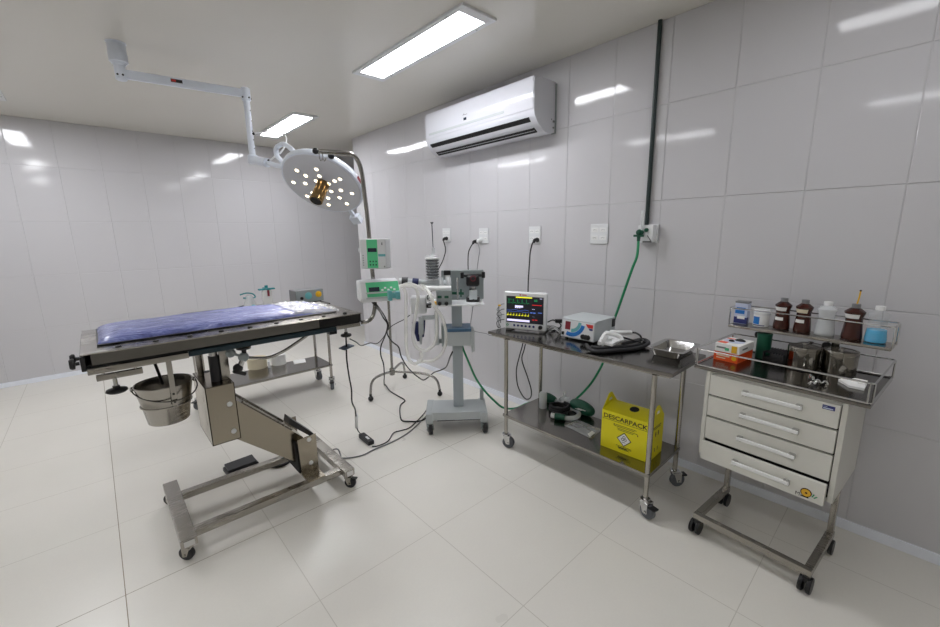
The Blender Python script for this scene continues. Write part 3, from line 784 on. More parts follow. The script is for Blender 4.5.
t = Thing('face_mask', 'clear face mask with teal rim lying on the back trolley beside the white jar', 'mask', (p.x, -2.30, zt_))
hh = at(250, 294, 'y', -2.30).z-zt_
MB().lathe([(.055, 0), (.058, .01), (.050, .04), (.030, hh-.02), (.022, hh-.01)], (0, 0, 0), n=24).build('mask_shell', 'clear', t, world=False)
MB().torus((0, -.0, .012), (0, 0, 1), .058, .010, 28).build('cushion', 'white_pl', t, world=False)
MB().ball((.015, -.052, .03), .022, n=14).build('valve', 'teal', t, world=False)
MB().tube([(-.07, 0, hh), (-.02, -.01, hh+.012), (.03, -.01, hh+.0), (.05, 0, hh-.03), (.02, -.01, hh-.035), (-.05, -.01, hh-.028)], .006, 8, 5).build('head_strap', 'teal', t, world=False)
q = [at(x, y, 'y', -2.30) for x, y in ((296, 301), (324, 300), (294, 291.5))]
t = Thing('small_monitor_box', 'small grey electronic box with teal and amber sockets on the back trolley', 'electronic device', ((q[0].x+q[1].x)/2, -2.22, zt_))
w_ = (q[1].x-q[0].x)/2; h_ = q[2].z-zt_
b = MB().box((-w_, -.08, .006), (w_, .09, h_), .005).build('housing', 'greypl', t, world=False)
MB().box((-w_+.004, -.082, .01), (w_-.004, -.079, h_-.006)).build('front_panel', 'machine_d', t, world=False)
MB().lathe([(.034, 0), (.034, .006), (.020, .01)], (-.015, -.082, h_*.55), (0, -1, 0), 16).build('teal_socket', 'teal_l', t, world=False)
MB().lathe([(.030, 0), (.030, .006), (.018, .01)], (w_*.62, -.082, h_*.6), (0, -1, 0), 16).build('amber_socket', 'yel_pl', t, world=False)
MB().lathe([(.015, 0), (.015, .01)], (-w_*.6, -.082, h_*.4), (0, -1, 0), 14).split('control_knob', 'black', t, world=False)
ft = MB()
for sx in (-1, 1):
    for yy in (-.06, .07): ft.cyl((sx*w_*.8, yy, 0), (sx*w_*.8, yy, .007), .008, n=10)
ft.split('foot', 'black', t, world=False)
p = at(287, 302, 'y', -2.33)
t = tag(MB().ball((p.x, -2.34, zt_+.014), .016, (1.4, .8, .85)).ball((p.x+.022, -2.335, zt_+.010), .011).build('ampoule_cap', 'yel_pl'), 'small amber plastic cap lying on the back trolley between jar and grey box', 'cap')
zs = .255
for i, (l, r, top, bot, lab) in enumerate(((249, 267, 358.5, 369.5, 'cream roll of medical tape nearest the table column on the back trolley shelf'), (272.5, 286, 354.5, 365.5, 'white roll of medical tape on the back trolley shelf, on the side of the paper'))):
    c = at((l+r)/2, bot, 'z', zs); k = (c-CAM).dot(FW)/FPX; rr = (r-l)/2*k; hh = (bot-top)*k*.93
    c = c+V((c.x-CAM.x, c.y-CAM.y, 0)).normalized()*rr*.9
    o = MB().lathe([(rr*.45, 0), (rr, 0), (rr, hh), (rr*.45, hh), (rr*.45, 0)], (c.x, c.y, zs), n=28, caps=False).build('tape_roll', 'cream' if i == 0 else 'paper')
    tag(o, lab, 'tape roll')
    if i == 0:
        g = at(254, 369, 'z', zs)
        o = MB().lathe([(.0, 0), (.028, 0), (.034, .008), (.022, .02), (.0, .024)], (g.x, g.y, zs), n=14).build('gauze_wad', 'cream'); tag(o, 'crumpled yellowish gauze wad in front of the cream tape roll', 'gauze')
p = at(270, 368, 'z', zs)
tag(MB().lathe([(0, 0), (.012, 0), (.012, .06), (.006, .068), (.006, .075), (0, .076)], (p.x, p.y+.02, zs), n=14).build('small_vial', 'clear'), 'small clear vial between the two tape rolls on the back trolley shelf', 'vial')
q = [at(*a, 'z', zs) for a in ((293, 361), (305, 359), (306, 362.5), (294, 364.5))]
tag(MB().prism([v+V((0, 0, .001)) for v in q], (0, 0, .004)).build('paper_packet', 'paper'), 'white paper packet lying flat on the back trolley shelf', 'packet')
tag(MB().tube([at(229, 310.5, 'z', zt_+.005), at(234, 308.5, 'z', zt_+.006), at(240, 306.5, 'z', zt_+.006), at(245, 305.5, 'z', zt_+.006)], .004, 8, 4).build('black_lead', 'black'), 'short black lead lying on the back trolley beside the face mask', 'cable')

# ------------------------------------------------------------------ steel trolley by the right wall
ST = trolley('instrument_trolley', 'long steel trolley against the right wall carrying the vital signs monitor and yellow box', (-.64, -4.87, 0), -PI/2, 1, (-.012, .44), .825, .252, ((-.465, .54), (0, .385)), (-.63, .63), (-.485, .555))
zt_ = .825
# patient monitor
a_, b_ = V((-.542, -4.293, zt_)), V((-.433, -4.576, zt_))
yaw = math.atan2(b_.y-a_.y, b_.x-a_.x)
MO = Thing('patient_monitor', 'white vital signs monitor with coloured traces on a lit black screen', 'patient monitor', (a_+b_)/2, yaw)
wd = (b_-a_).length/2; hh = MO.at(525, 292.5, 'y', 0).z
MB().box((-wd, .0, .012), (wd, .045, hh), .010, 3).build('bezel', 'white_paint', MO, world=False)
MB().box((-wd+.02, .045, .03), (wd-.02, .13, hh-.02), .02, 3).build('rear_housing', 'white_paint', MO, world=False)
ft = MB()
for sx in (-1, 1): ft.box((sx*wd*.8-.02, .01, 0), (sx*wd*.8+.02, .12, .013), .003)
ft.split('foot', 'greypl', MO, world=False)
q = [MO.at(x, y, 'y', 0) for x, y in ((507, 295), (544, 298.5), (543, 325.5), (506, 321))]
sx0, sx1 = (q[0].x+q[3].x)/2, (q[1].x+q[2].x)/2; sz1, sz0 = (q[0].z+q[1].z)/2, (q[2].z+q[3].z)/2
sw, sh = sx1-sx0, sz1-sz0
scr = MB().box((sx0, -.0015, sz0), (sx1, .001, sz1)).build('screen', glow('screen_black', (10, 10, 18), .3), MO, world=False)
def sp(u, v): return V((sx0+sw*u, -.002, sz1-sh*v))
def strip(mb, pts, w):
    for a, b in zip(pts, pts[1:]):
        d = (b-a); n_ = V((-d.z, 0, d.x)).normalized()*w/2; mb.add([a-n_, b-n_, b+n_, a+n_], [[0, 1, 2, 3]])
R_, U_ = (1, 0, 0), (0, 0, 1)
def rect(mb, u0, v0, u1, v1): mb.add([sp(u0, v1), sp(u1, v1), sp(u1, v0), sp(u0, v0)], [[0, 1, 2, 3]])
def scol(name, col, e, fn):
    mb = MB(); m_ = glow(name, col, e); r = fn(mb); mb.build(name, m_, scr, world=False)
    if r: r.split('readout_bar', m_, scr, world=False)
def ecg(mb):
    pts = []
    for k in range(5):
        u = .03+.12*k; pts += [sp(u, .26), sp(u+.03, .26), sp(u+.042, .10), sp(u+.054, .27), sp(u+.085, .22), sp(u+.11, .26)]
    strip(mb, pts, .0011); strip(mb, [sp(.04, .12), sp(.16, .12)], .0016)
    text_mesh(mb, '66', sp(.80, .12), R_, U_, .016)
scol('green_trace', (30, 170, 100), .22, ecg)
def resp(mb):
    pts = []
    for k in range(8):
        u = .01+.08*k; pts += [sp(u, .72), sp(u+.025, .70), sp(u+.04, .63), sp(u+.055, .71)]
    strip(mb, pts, .0010)
    for k in range(8):
        u = .01+.08*k; mb.add([sp(u+.01, .735), sp(u+.045, .735), sp(u+.035, .67)], [[0, 1, 2]])
    rb = MB(); rect(rb, .26, .01, .70, .055); return rb
scol('yellow_trace', (226, 226, 40), .27, resp)
def whit(mb):
    rb = MB(); rect(rb, .02, .87, .64, .95); rect(rb, .90, .04, .96, .06); rect(rb, .24, .34, .46, .415)
    text_mesh(mb, '---', sp(.35, .40), R_, U_, .004, .03); text_mesh(mb, '--', sp(.76, .43), R_, U_, .003, .02)
    text_mesh(mb, '---/---', sp(.82, .66), R_, U_, .005, .06)
    return rb
scol('white_readout', (214, 210, 250), .28, whit)
def redd(mb):
    rb = MB(); rect(rb, .70, .28, .95, .31); text_mesh(mb, '--', sp(.82, .80), R_, U_, .006, .04); return rb
scol('red_readout', (200, 40, 40), .2, redd)
def blu(mb):
    text_mesh(mb, '--', sp(.76, .555), R_, U_, .006, .03); rect(mb, .86, .56, .96, .58)
    strip(mb, [sp(.02+.06*k, .52+.02*math.sin(k*1.3)) for k in range(11)], .0014)
    strip(mb, [sp(.02+.06*k, .58+.01*math.sin(k*.9)) for k in range(11)], .0012)
scol('blue_readout', (90, 130, 230), .2, blu)
bt = MB(); zb_ = sz0-.020
for k in range(6): bt.lathe([(.008, 0), (.008, .002), (.006, .004)], (sx0+sw*(.22+.105*k), 0, zb_), (0, -1, 0), 14)
bt.split('button', 'navylbl', MO, world=False)
MB().lathe([(.014, 0), (.014, .01), (.010, .014)], (sx0+sw*.93, 0, zb_), (0, -1, 0), 18).build('rotary_knob', 'black', MO, world=False)
MB().torus((sx0+sw*.03, -.001, zb_), (0, 1, 0), .007, .002, 16, 6).build('power_key', 'green_hose', MO, world=False)
MB().box((sx0+sw*.36, -.001, sz1+.006), (sx0+sw*.40, .002, sz1+.015)).box((sx0+sw*.42, -.001, sz1+.008), (sx0+sw*.55, .002, sz1+.013)).build('maker_mark', 'red', MO, world=False)
sk = MB()
for k in range(4): sk.box((-wd-.012, .06, .05+.038*k), (-wd+.02, .085, .068+.038*k), .003)
sk.split('sensor_socket', 'machine_d', MO, world=False)
for k in range(4):
    z_ = .06+.038*k; w = MO.w
    tag(MB().tube([w((-wd-.010, .072, z_)), w((-wd-.045, .06, z_-.004)), w((-wd-.075, .05, z_-.02-.008*k)), w((-wd-.06+.008*k, .03, max(.006, z_-.06))), w((-wd-.045, .05, max(.005, z_-.10)))], .0028, 7, 5).build('sensor_lead', 'greypl' if k % 2 else 'rubber'),
        'thin sensor lead looping from the side of the vital signs monitor', 'cable', 'sensor leads beside the monitor')
LC = Thing('lead_holder', 'thin upright holder with a small amber clip on top beside the vital signs monitor', 'clip', MO.w((-wd-.062, .055, 0)))
MB().tube([MO.w((-wd-.062, .055, .160)), MO.w((-wd-.062, .055, .08)), MO.w((-wd-.062, .055, .001))], .0035, 8, 0).build('rod', 'greypl', LC)
MB().box(MO.w((-wd-.068, .05, .158)), MO.w((-wd-.045, .06, .170)), .003).build('clip', 'yel_pl', LC)
# bundle of cables and connector behind, between monitor and the electrosurgical unit
zz = zt_+.006
def tz(x, y, z=None): return at(x, y, 'z', zz if z is None else z)
tag(MB().tube([at(548, 322, 'z', .90), at(553, 320, 'z', .90), at(558, 322, 'z', .885), at(561, 326, 'z', .86), tz(556, 330), tz(550, 331)], .0045, 8, 5).obox(at(559, 321, 'z', .895), (.018, -.02, 0), (.012, .012, 0), (0, 0, .012), .004).build('monitor_cable', 'black'), 'thick black cable bundle with a plug between monitor and electrosurgical unit', 'cable')
for k in range(4):
    tag(MB().tube([tz(547+k, 329+k*.7), tz(551+k, 326+k, zz+.03), tz(556, 327+k*.8, zz+.015*k), tz(560, 331+k*.6)], .0032, 7, 5).build('sensor_lead', 'white_pl' if k % 2 else 'greypl'), 'pale sensor lead heaped between monitor and electrosurgical unit', 'cable', 'pale leads between the devices')
# electrosurgical unit
ES = Thing('electrosurgical_unit', 'pale grey electrosurgical unit with a blue dial chart on its front on the long trolley', 'medical device', (-.433, -4.828, zt_), -PI/2)
ew = .120; eh = ES.at(578, 319.5, 'y', 0).z
MB().prism([(-ew, -.012, .012), (-ew, 0, eh*.95), (-ew, .02, eh), (-ew, .24, eh), (-ew, .24, .012)], (2*ew, 0, 0)).build('housing', 'machine', ES, world=False)
nrm_ = V((0, -1, .012/(eh*.95-.012))).normalized()
def fp(u, v): z = .018+(eh*.95-.024)*v; return V((-ew*.95+2*ew*.95*u, -.012+.012*(z-.012)/(eh*.95-.012)-.0012, z))
def fquad(mb, u0, v0, u1, v1): mb.add([fp(u0, v0), fp(u1, v0), fp(u1, v1), fp(u0, v1)], [[0, 1, 2, 3]])
mb = MB(); fquad(mb, 0, 0, 1, 1); fpn = mb.build('front_panel', 'pump_white', ES, world=False)
def fo(p): return p+V((0, -.0008, 0))
def arc(mb, r0, r1, a0, a1, cu=.30, cv=.98, n=12):
    for k in range(n):
        b0, b1 = a0+(a1-a0)*k/n, a0+(a1-a0)*(k+1)/n
        f = lambda r, a: fo(fp(cu+r*math.cos(a)/(2*ew*.95), cv+r*math.sin(a)/(eh*.95-.024)))
        mb.add([f(r0, b0), f(r1, b0), f(r1, b1), f(r0, b1)], [[0, 1, 2, 3]])
mb = MB(); arc(mb, .074, .100, -1.95, -.22); mb.build('chart_band', 'bluelbl', fpn, world=False)
mb = MB(); arc(mb, .050, .072, -1.55, -.05); mb.build('chart_band', 'teal_l', fpn, world=False)
mb = MB()
for k in range(9):
    a = -1.85+.17*k; arc(mb, .088, .098, a, a+.08, n=1)
mb.split('chart_tick', 'navylbl', fpn, world=False)
mb = MB(); mb.add([fo(fp(.10, .42)), fo(fp(.27, .42)), fo(fp(.27, .92)), fo(fp(.10, .92))], [[0, 1, 2, 3]]); mb.build('display', 'red_pl', fpn, world=False)
mb = MB(); mb.add([fo(fp(.82, .72)), fo(fp(.97, .72)), fo(fp(.97, .93)), fo(fp(.74, .93))], [[0, 1, 2, 3]]); mb.build('print_patch', 'red', fpn, world=False)
mb = MB(); mb.add([fo(fp(.88, .58)), fo(fp(.97, .58)), fo(fp(.97, .70)), fo(fp(.84, .70))], [[0, 1, 2, 3]]); mb.build('print_patch', 'navylbl', fpn, world=False)
MB().box(fp(.01, .05)+V((0, -.006, 0)), fp(.08, .25)+V((0, .004, 0)), .002).build('power_switch', 'black', ES, world=False)
mb = MB()
for u in (.70, .78, .85): mb.lathe([(.016, 0), (.016, .008), (.010, .012)], fp(u, .15), (0, -1, 0), 16)
mb.split('output_socket', 'black', ES, world=False)
ft = MB()
for sx in (-1, 1):
    for yy in (.02, .21): ft.cyl((sx*ew*.8, yy, 0), (sx*ew*.8, yy, .013), .010, n=12)
ft.split('foot', 'black', ES, world=False)
MB().box((ew-.001, .20, eh*.55), (ew+.004, .235, eh*.92)).build('rear_corner', 'black', ES, world=False)
# return plate and handpiece set with thick black cable
PD = Thing('return_electrode', 'white plastic return electrode plates with grips beside the electrosurgical unit', 'electrode', (at(610, 343, 'z', zt_).x, at(610, 343, 'z', zt_).y, zt_), -PI/2)
q = [PD.at(x, y, 'z', .034) for x, y in ((598.5, 343.5), (612, 346.5), (624, 340), (609, 336))]
MB().prism(q, (0, 0, .012)).build('plate', 'white_pl', PD, world=False)
q2 = [PD.at(x, y, 'z', .05) for x, y in ((603.5, 332), (607, 331), (612.5, 334), (609, 345), (600, 343.5))]
a, b = PD.at(605, 331.5, 'y', -.0), PD.at(601, 343, 'y', -.0)
MB().tube([PD.at(599.5, 343.5, 'z', .046), PD.at(603, 337, 'z', .065), PD.at(606, 333.5, 'z', .085), PD.at(612, 334, 'z', .085), PD.at(620, 337, 'z', .07), PD.at(622, 341, 'z', .05)], .013, 10, 5).build('grip_frame', 'white_pl', PD, world=False)
MB().bar(PD.at(602, 343, 'z', .045), PD.at(607, 334, 'z', .075), .05, .012, (1, 0, 0), .005).build('grip', 'white_pl', PD, world=False)
MB().tube([PD.at(610, 332, 'z', .07), PD.at(620, 332.5, 'z', .07), PD.at(631, 332.5, 'z', .065)], .013, 10, 4).build('spare_grip', 'white_pl', PD, world=False)
MB().tube([PD.at(613, 340, 'z', .05), PD.at(616, 342, 'z', .05), PD.at(621, 340, 'z', .05)], .009, 8, 4).build('lower_grip', 'white_pl', PD, world=False)
zz = zt_+.011
hose = MB().tube([tz(586, 344.5, zz+.02), tz(591, 350, zz), tz(600, 351.5, zz), tz(613, 350.5, zz), tz(627, 349.5, zz), tz(640, 347.5, zz), tz(648, 344, zz+.01), tz(647, 340.8, zz+.018), tz(641, 339.6, zz+.02), tz(632, 341.5, zz+.01), tz(623, 344.2, zz+.02)], .0115, 10, 6).build('electrode_cable', 'rubber')
tag(hose, 'thick dark electrode cable coiled along the long trolley in front of the white plates', 'cable')
tag(MB().tube([tz(592, 347, zz), tz(603, 348.0, zz+.006), tz(618, 347.0, zz+.006), tz(634, 345.5, zz+.006), tz(645, 343, zz+.006)], .010, 10, 6).build('electrode_cable', 'rubber'), 'second dark electrode cable lying behind the thick coil on the long trolley', 'cable')
tag(MB().tube([at(631.5, 332.5, 'z', zt_+.065), at(636, 333, 'z', zt_+.065), at(640, 335.5, 'z', zt_+.055), at(642, 339, 'z', zt_+.035), at(644, 342, 'z', zt_+.030)], .006, 8, 5).build('handpiece_lead', 'black'), 'thin black lead arching from the white plates to the cable coil', 'cable')
tag(MB().tube([at(621, 337, 'z', zt_+.06), at(630, 339.5, 'z', zt_+.045), at(641, 342.3, 'z', zt_+.035)], .006, 8, 5).build('handpiece_lead', 'black'), 'straight black lead running from the white plates to the cable coil', 'cable')
# steel tray
TY = Thing('steel_tray', 'empty rectangular stainless steel tray at the near end of the long trolley', 'tray', (-.305, -5.365, zt_), -PI/2)
def rring(x, y, r, z, n=6):
    out = []
    for cx, cy, a0 in ((x-r, y-r, 0), (-x+r, y-r, 1), (-x+r, -y+r, 2), (x-r, -y+r, 3)):
        for k in range(n+1): a = (a0+k/n)*PI/2; out.append(V((cx+r*math.cos(a), cy+r*math.sin(a), z)))
    return out
def loft(rings, close_first=True, close_last=True):
    mb = MB(); n = len(rings[0]); vs = [p for r in rings for p in r]; fs = []
    for i in range(len(rings)-1):
        for k in range(n): k2 = (k+1) % n; fs.append([i*n+k, i*n+k2, (i+1)*n+k2, (i+1)*n+k])
    if close_first: fs.append(list(range(n))[::-1])
    if close_last: fs.append([(len(rings)-1)*n+k for k in range(n)])
    return mb.add(vs, fs)
loft([rring(.066, .105, .02, 0), rring(.070, .110, .022, .002), rring(.083, .123, .026, .042), rring(.098, .138, .03, .043), rring(.098, .138, .03, .046), rring(.083, .123, .026, .0445), rring(.068, .107, .02, .004)]).build('tray', 'chrome', TY, world=False)
# lower shelf
zs = .252
p = at(542, 408, 'z', zs)
t = Thing('squeeze_bottle', 'milky cylindrical plastic bottle on the lower shelf of the long trolley', 'bottle', (p.x+.01, p.y, zs))
hb_ = .118
MB().lathe([(0, 0), (.026, 0), (.028, .004), (.027, hb_-.012), (.022, hb_), (.010, hb_+.002), (0, hb_+.002)], (0, 0, 0), n=24).build('bottle_body', clear('milky_bottle', (225, 230, 232), .3, alpha=.85), t, world=False)
def coil(c, R, r, n, squash=(1, 1), dz=.0, seed=0):
    rnd = random.Random(seed); pts = []
    for k in range(n*14+1):
        a = 2*PI*k/14; rr = R*(1+rnd.uniform(-.05, .05)); pts.append(V((c[0]+math.cos(a)*rr*squash[0], c[1]+math.sin(a)*rr*squash[1], c[2]+r+dz*k/14+rnd.uniform(0, r*.5))))
    return pts
c = at(561, 410, 'z', zs)
tag(MB().tube(coil((c.x-.02, c.y, zs), .062, .011, 2, (1, 1.05), .017, 1), .011, 10, 3).build('black_hose', 'black'), 'black hose coiled in a ring on the lower shelf of the long trolley', 'hose')
# breathing bag set in dark green
c = at(590, 411, 'z', zs)
t = Thing('resuscitator_bag', 'dark green rubber resuscitator bag with clear valve behind the plastic packet on the lower shelf', 'resuscitator bag', (c.x-.085, c.y+.01, zs))
mb = MB(); mb.tube([(.03, .10, .042), (.02, .07, .045), (.01, .02, .047), (0, -.04, .045), (-.008, -.085, .040)], .05, 18, 5, rad=lambda f: .012+.036*math.sin(PI*min(1, max(0, f*.9+.05)))**.6)
mb.build('bag', 'green_dark', t, world=False)
MB().cyl((.03, .10, .042), (.04, .14, .045), .014).build('neck', 'clear', t, world=False)
MB().lathe([(.018, 0), (.022, .006), (.022, .03), (.014, .036)], (.04, .135, .045), (.2, 1, 0), 18).build('valve', 'clear', t, world=False)
for k in range(3):
    q = []
    for j in range(9): a = PI*j/8; q.append((.004+k*.004-.052*math.sin(a)*.0-.048*math.cos(a), -.0+.03*(k-1), .047+.047*math.sin(a)))
mb = MB(); mb.box((-.046, -.05, .052), (-.040, .01, .056)); mb.box((-.044, -.02, .046), (-.040, .03, .049)); mb.build('print', 'white_pl', t, world=False)
c = at(563, 418.5, 'z', zs)
t = Thing('breathing_mask', 'green and clear breathing mask connector lying in front of the black hose ring', 'mask', (c.x-.035, c.y, zs))
d = V((.35, -.9, 0)).normalized()
MB().tube([-d*.035+V((0, 0, .024)), d*.035+V((0, 0, .024))], .021, 18, 0).build('connector', 'green_dark', t, world=False)
MB().tube([-d*.035+V((0, 0, .024)), -d*.062+V((0, 0, .024))], .017, 16, 0).build('cuff', 'white_pl', t, world=False)
MB().tube([d*.03+V((0, 0, .022)), d*.075+V((.02, 0, .022)), d*.10+V((.07, .02, .022)), d*.09+V((.13, .05, .022)), d*.05+V((.17, .10, .024))], .0165, 14, 5).build('corrugated_tube', 'clear', t, world=False)
c = at(549, 402, 'z', zs)
t = Thing('resuscitator_bag', 'dark green rubber bag behind the milky bottle on the lower shelf', 'resuscitator bag', (c.x-.01, c.y, zs))
MB().tube([(0, .075, .034), (0, .03, .036), (0, -.02, .036), (0, -.065, .034)], .036, 16, 5, rad=lambda f: .012+.024*math.sin(PI*min(1, max(0, f*.9+.05)))**.6).build('bag', 'green_dark', t, world=False)
MB().cyl((0, -.06, .034), (0, -.10, .034), .012).build('neck', 'clear', t, world=False)
c = at(563, 402.5, 'z', zs)
t = Thing('clear_mask', 'clear plastic face mask standing on the lower shelf between green bag and hose', 'mask', (c.x+.0, c.y-.01, zs))
MB().lathe([(.045, 0), (.048, .008), (.040, .03), (.018, .05), (.011, .055), (.011, .085)], (0, 0, 0), n=22).build('shell', 'clear2', t, world=False)
q = [at(*a, 'z', zs) for a in ((564.5, 426), (577.5, 419.8), (602, 430), (591, 439))]
mb = MB(); nn_ = 14; vs = []; fs = []
for i in range(nn_+1):
    for j in range(nn_+1):
        u, v = i/nn_, j/nn_; a = q[0].lerp(q[3], u); b = q[1].lerp(q[2], u); pnt = a.lerp(b, v)
        e = (1-abs(2*u-1)**4)*(1-abs(2*v-1)**4)
        vs.append(pnt+V((0, 0, .0015+e*(.008+.006*noise.noise(V((u*5, v*5, 3)))))))
for i in range(nn_):
    for j in range(nn_): a = i*(nn_+1)+j; fs.append([a, a+nn_+1, a+nn_+2, a+1])
BG = Thing('plastic_packet', 'flat clear plastic packet on the lower shelf in front of the yellow box', 'packet', (q[0]+q[2])/2)
o = mb.add(vs, fs).build('film', 'clear2', BG); sm = o.modifiers.new('thickness', 'SOLIDIFY'); sm.thickness = .0006
l = [at(*a, 'z', zs+.013) for a in ((587.5, 434), (592, 431), (595, 433), (590, 437))]
MB().prism(l, (0, 0, .001)).build('paper_label', 'paper', BG)

# sharps box
SB = Thing('sharps_box', 'bright yellow cardboard sharps disposal box with black lettering on the lower shelf', 'sharps box', (-.552, -5.235, zs), -PI/2+.03)
q = [SB.at(x, y, 'y', 0) for x, y in ((600.2, 447), (649, 464.3), (602, 410), (649.7, 425.5))]
bx0, bx1 = q[0].x, (q[1].x+q[3].x)/2; bh = (q[2].z+q[3].z)/2+.010; bd = .185
MB().box((bx0, 0, 0), (bx1, bd, bh), .002).build('carton', 'yellow', SB, world=False)
# raised front and rear panels hold a sunken lid that slopes; handle flaps at both ends
fl = MB()
for sx, e in ((bx0, 1), (bx1-.004, -1)):
    pk = bh+.075
    fl.prism([(sx, .005, bh), (sx, bd*.35, pk-.012), (sx, bd*.42, pk), (sx, bd*.58, pk), (sx, bd*.65, pk-.012), (sx, bd-.005, bh)], (.004, 0, 0))
fl.split('handle_flap', 'yellow', SB, world=False)
ho = MB()
for sx in (bx0-.0008, bx1-.0045):
    ho.prism([(sx, bd*.40, bh+.030), (sx, bd*.43, bh+.045), (sx, bd*.57, bh+.045), (sx, bd*.60, bh+.030)], (.0053, 0, 0))
ho.split('grip_slot', 'paper', SB, world=False)
xm = (bx0+bx1)/2
for s_, nm in ((1, 0),):
    MB().prism([(bx0+.004, .002, bh), (bx0+.004, bd*.5, bh+.020), (bx0+.004, bd-.002, bh)], (bx1-bx0-.008, 0, 0)).build('lid', 'yellow', SB, world=False)
hl = SB.at(634.5, 410, 'z', bh+.014); sl = math.atan2(.020, bd*.5)
MB().lathe([(.026, 0), (.026, .0008)], (hl.x, hl.y, bh+.020*hl.y/(bd*.5)), (0, -math.sin(sl), math.cos(sl)), 28).build('drop_hole', 'hole', SB, world=False)
mb = MB(); Rr, Uu = (1, 0, 0), (0, 0, 1); bw = bx1-bx0
text_mesh(mb, 'DESCARPACK', (xm, -.0005, bh*.865), Rr, Uu, bh*.115, .0006, bw*.90, .018)
mb.box((bx0+.004, -.0009, bh*.775), (bx1-.004, 0, bh*.782))
for k, (v, u0, u1) in enumerate(((.70, .30, .74), (.665, .28, .70), (.62, .34, .76), (.585, .36, .68), (.17, .34, .66), (.14, .38, .66), (.10, .40, .62))):
    mb.box((bx0+bw*u0, -.0009, bh*v), (bx0+bw*u1, 0, bh*v+bh*.010))
mb.box((bx0+bw*.27, -.0009, bh*.68), (bx0+bw*.285, 0, bh*.72)); mb.box((bx0+bw*.76, -.0009, bh*.57), (bx0+bw*.775, 0, bh*.61)); mb.box((bx0+bw*.38, -.0009, bh*.122), (bx0+bw*.58, 0, bh*.145))
dc = V((bx0+bw*.50, 0, bh*.375)); dr = bh*.185
def dia(r, y): return [(dc.x-r, y, dc.z), (dc.x, y, dc.z-r), (dc.x+r, y, dc.z), (dc.x, y, dc.z+r)]
mb.add(dia(dr, -.0008), [[0, 1, 2, 3]])
mb.build('lettering', 'ink', SB, world=False); mb = MB()
for sx in (bx1+.0006,):
    for k, (v, u0, u1) in enumerate(((.80, .2, .8), (.76, .25, .75))): mb.add([(sx, bd*u0, bh*v), (sx, bd*u1, bh*v), (sx, bd*u1, bh*v+.004), (sx, bd*u0, bh*v+.004)], [[0, 1, 2, 3]])
    for u in (.42, .62):
        for v, hh_, ww in ((.55, .12, .05), (.16, .10, .04), (.60, .02, .10)): mb.add([(sx, bd*(u-ww/2), bh*v), (sx, bd*(u+ww/2), bh*v), (sx, bd*(u+ww/2), bh*(v+hh_)), (sx, bd*(u-ww/2), bh*(v+hh_))], [[0, 1, 2, 3]])
mb.split('side_marking', 'ink', SB, world=False)
mb = MB(); mb.add(dia(dr*.86, -.0012), [[0, 1, 2, 3]]); lb = mb.build('hazard_diamond', 'paper', SB, world=False)
mb = MB()
for a in (PI/2, PI/2+2*PI/3, PI/2+4*PI/3):
    cc = dc+V((math.cos(a), 0, math.sin(a)))*dr*.20+V((0, -.0016, dr*.12))
    n_ = 14
    for k in range(n_-3):
        b0 = a+PI+.45+(2*PI-.9)*k/(n_-3); b1 = a+PI+.45+(2*PI-.9)*(k+1)/(n_-3)
        f = lambda r, b: cc+V((math.cos(b), 0, math.sin(b)))*r
        mb.add([f(dr*.13, b0), f(dr*.20, b0), f(dr*.20, b1), f(dr*.13, b1)], [[0, 1, 2, 3]])
    e = dc+V((0, -.0016, dr*.12)); strip(mb, [e, e+V((math.cos(a), 0, math.sin(a)))*dr*.12], dr*.07)
mb.box((dc.x-dr*.22, -.0017, dc.z-dr*.42), (dc.x+dr*.22, -.0010, dc.z-dr*.36))
mb.build('hazard_symbol', 'ink', lb, world=False)
M['clear3'] = clear('very_clear_plastic', (238, 242, 244), .08, alpha=.14)
# ------------------------------------------------------------------ anaesthesia machine
n_ = V((.64, .77, 0)).normalized(); TH = math.atan2(-n_.x, n_.y)
fw = (V((-.908, -3.861, 0))+V((-.593, -4.121, 0)))/2
AN = Thing('anesthesia_machine', 'grey wheeled anesthesia machine with a column, side arm and flow controls', 'anesthesia machine', fw, TH)
la = AN.at
bz = .17
fl, fr = la(433, 413, 'z', bz), la(486, 411.3, 'z', bz); bl, br = la(435.7, 400, 'z', bz), la(481.4, 400, 'z', bz)
hw = (fr.x-fl.x)/2; xc = (fl.x+fr.x)/2; y0, y1 = min(fl.y, fr.y), max(y0 if False else bl.y, br.y)
base = MB().box((la(431, 413, 'y', y0).x, y0, .105), (xc+hw, y1, bz), .006).build('base', 'machine', AN, world=False)
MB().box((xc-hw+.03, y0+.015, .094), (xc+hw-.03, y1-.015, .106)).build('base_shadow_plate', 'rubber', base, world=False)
for sx, rx in ((-1, la(429.5, 420, 'y', y0).x), (1, la(484, 420, 'y', y0).x)):
    lg = MB().box((rx-.028, y0-.012, .085), (rx+.028, y1+.03, .165), .008).build('side_rail', 'machine', AN, world=False)
    for yy in (y0+.015, y1):
        caster(lg, AN.w((rx, yy, .088)), .040, 'rubber', 'machine_d', TH-PI/2+.25)
MB().box((xc+hw-.03, y1-.03, bz), (xc+hw+.0, y1+.01, bz+.09), .004).build('cable_post', 'machine', AN, world=False)
yc = la(458, 406.5, 'z', bz).y+.035
cx = [la(x, y, 'y', yc-.035) for x, y in ((453.3, 400), (463, 400), (451.5, 306), (462.5, 306))]
xl, xr = (cx[0].x+cx[2].x)/2, (cx[1].x+cx[3].x)/2; zsf = la(462, 305.5, 'y', yc-.1).z
MB().box((xl, yc-.035, bz), (xr, yc+.035, zsf-.016), .004).build('column', 'machine_col', AN, world=False)
yb = yc-.10
q = [la(x, y, 'y', yb) for x, y in ((446.3, 346.5), (471, 346.5), (446.3, 331), (470.5, 328.5))]
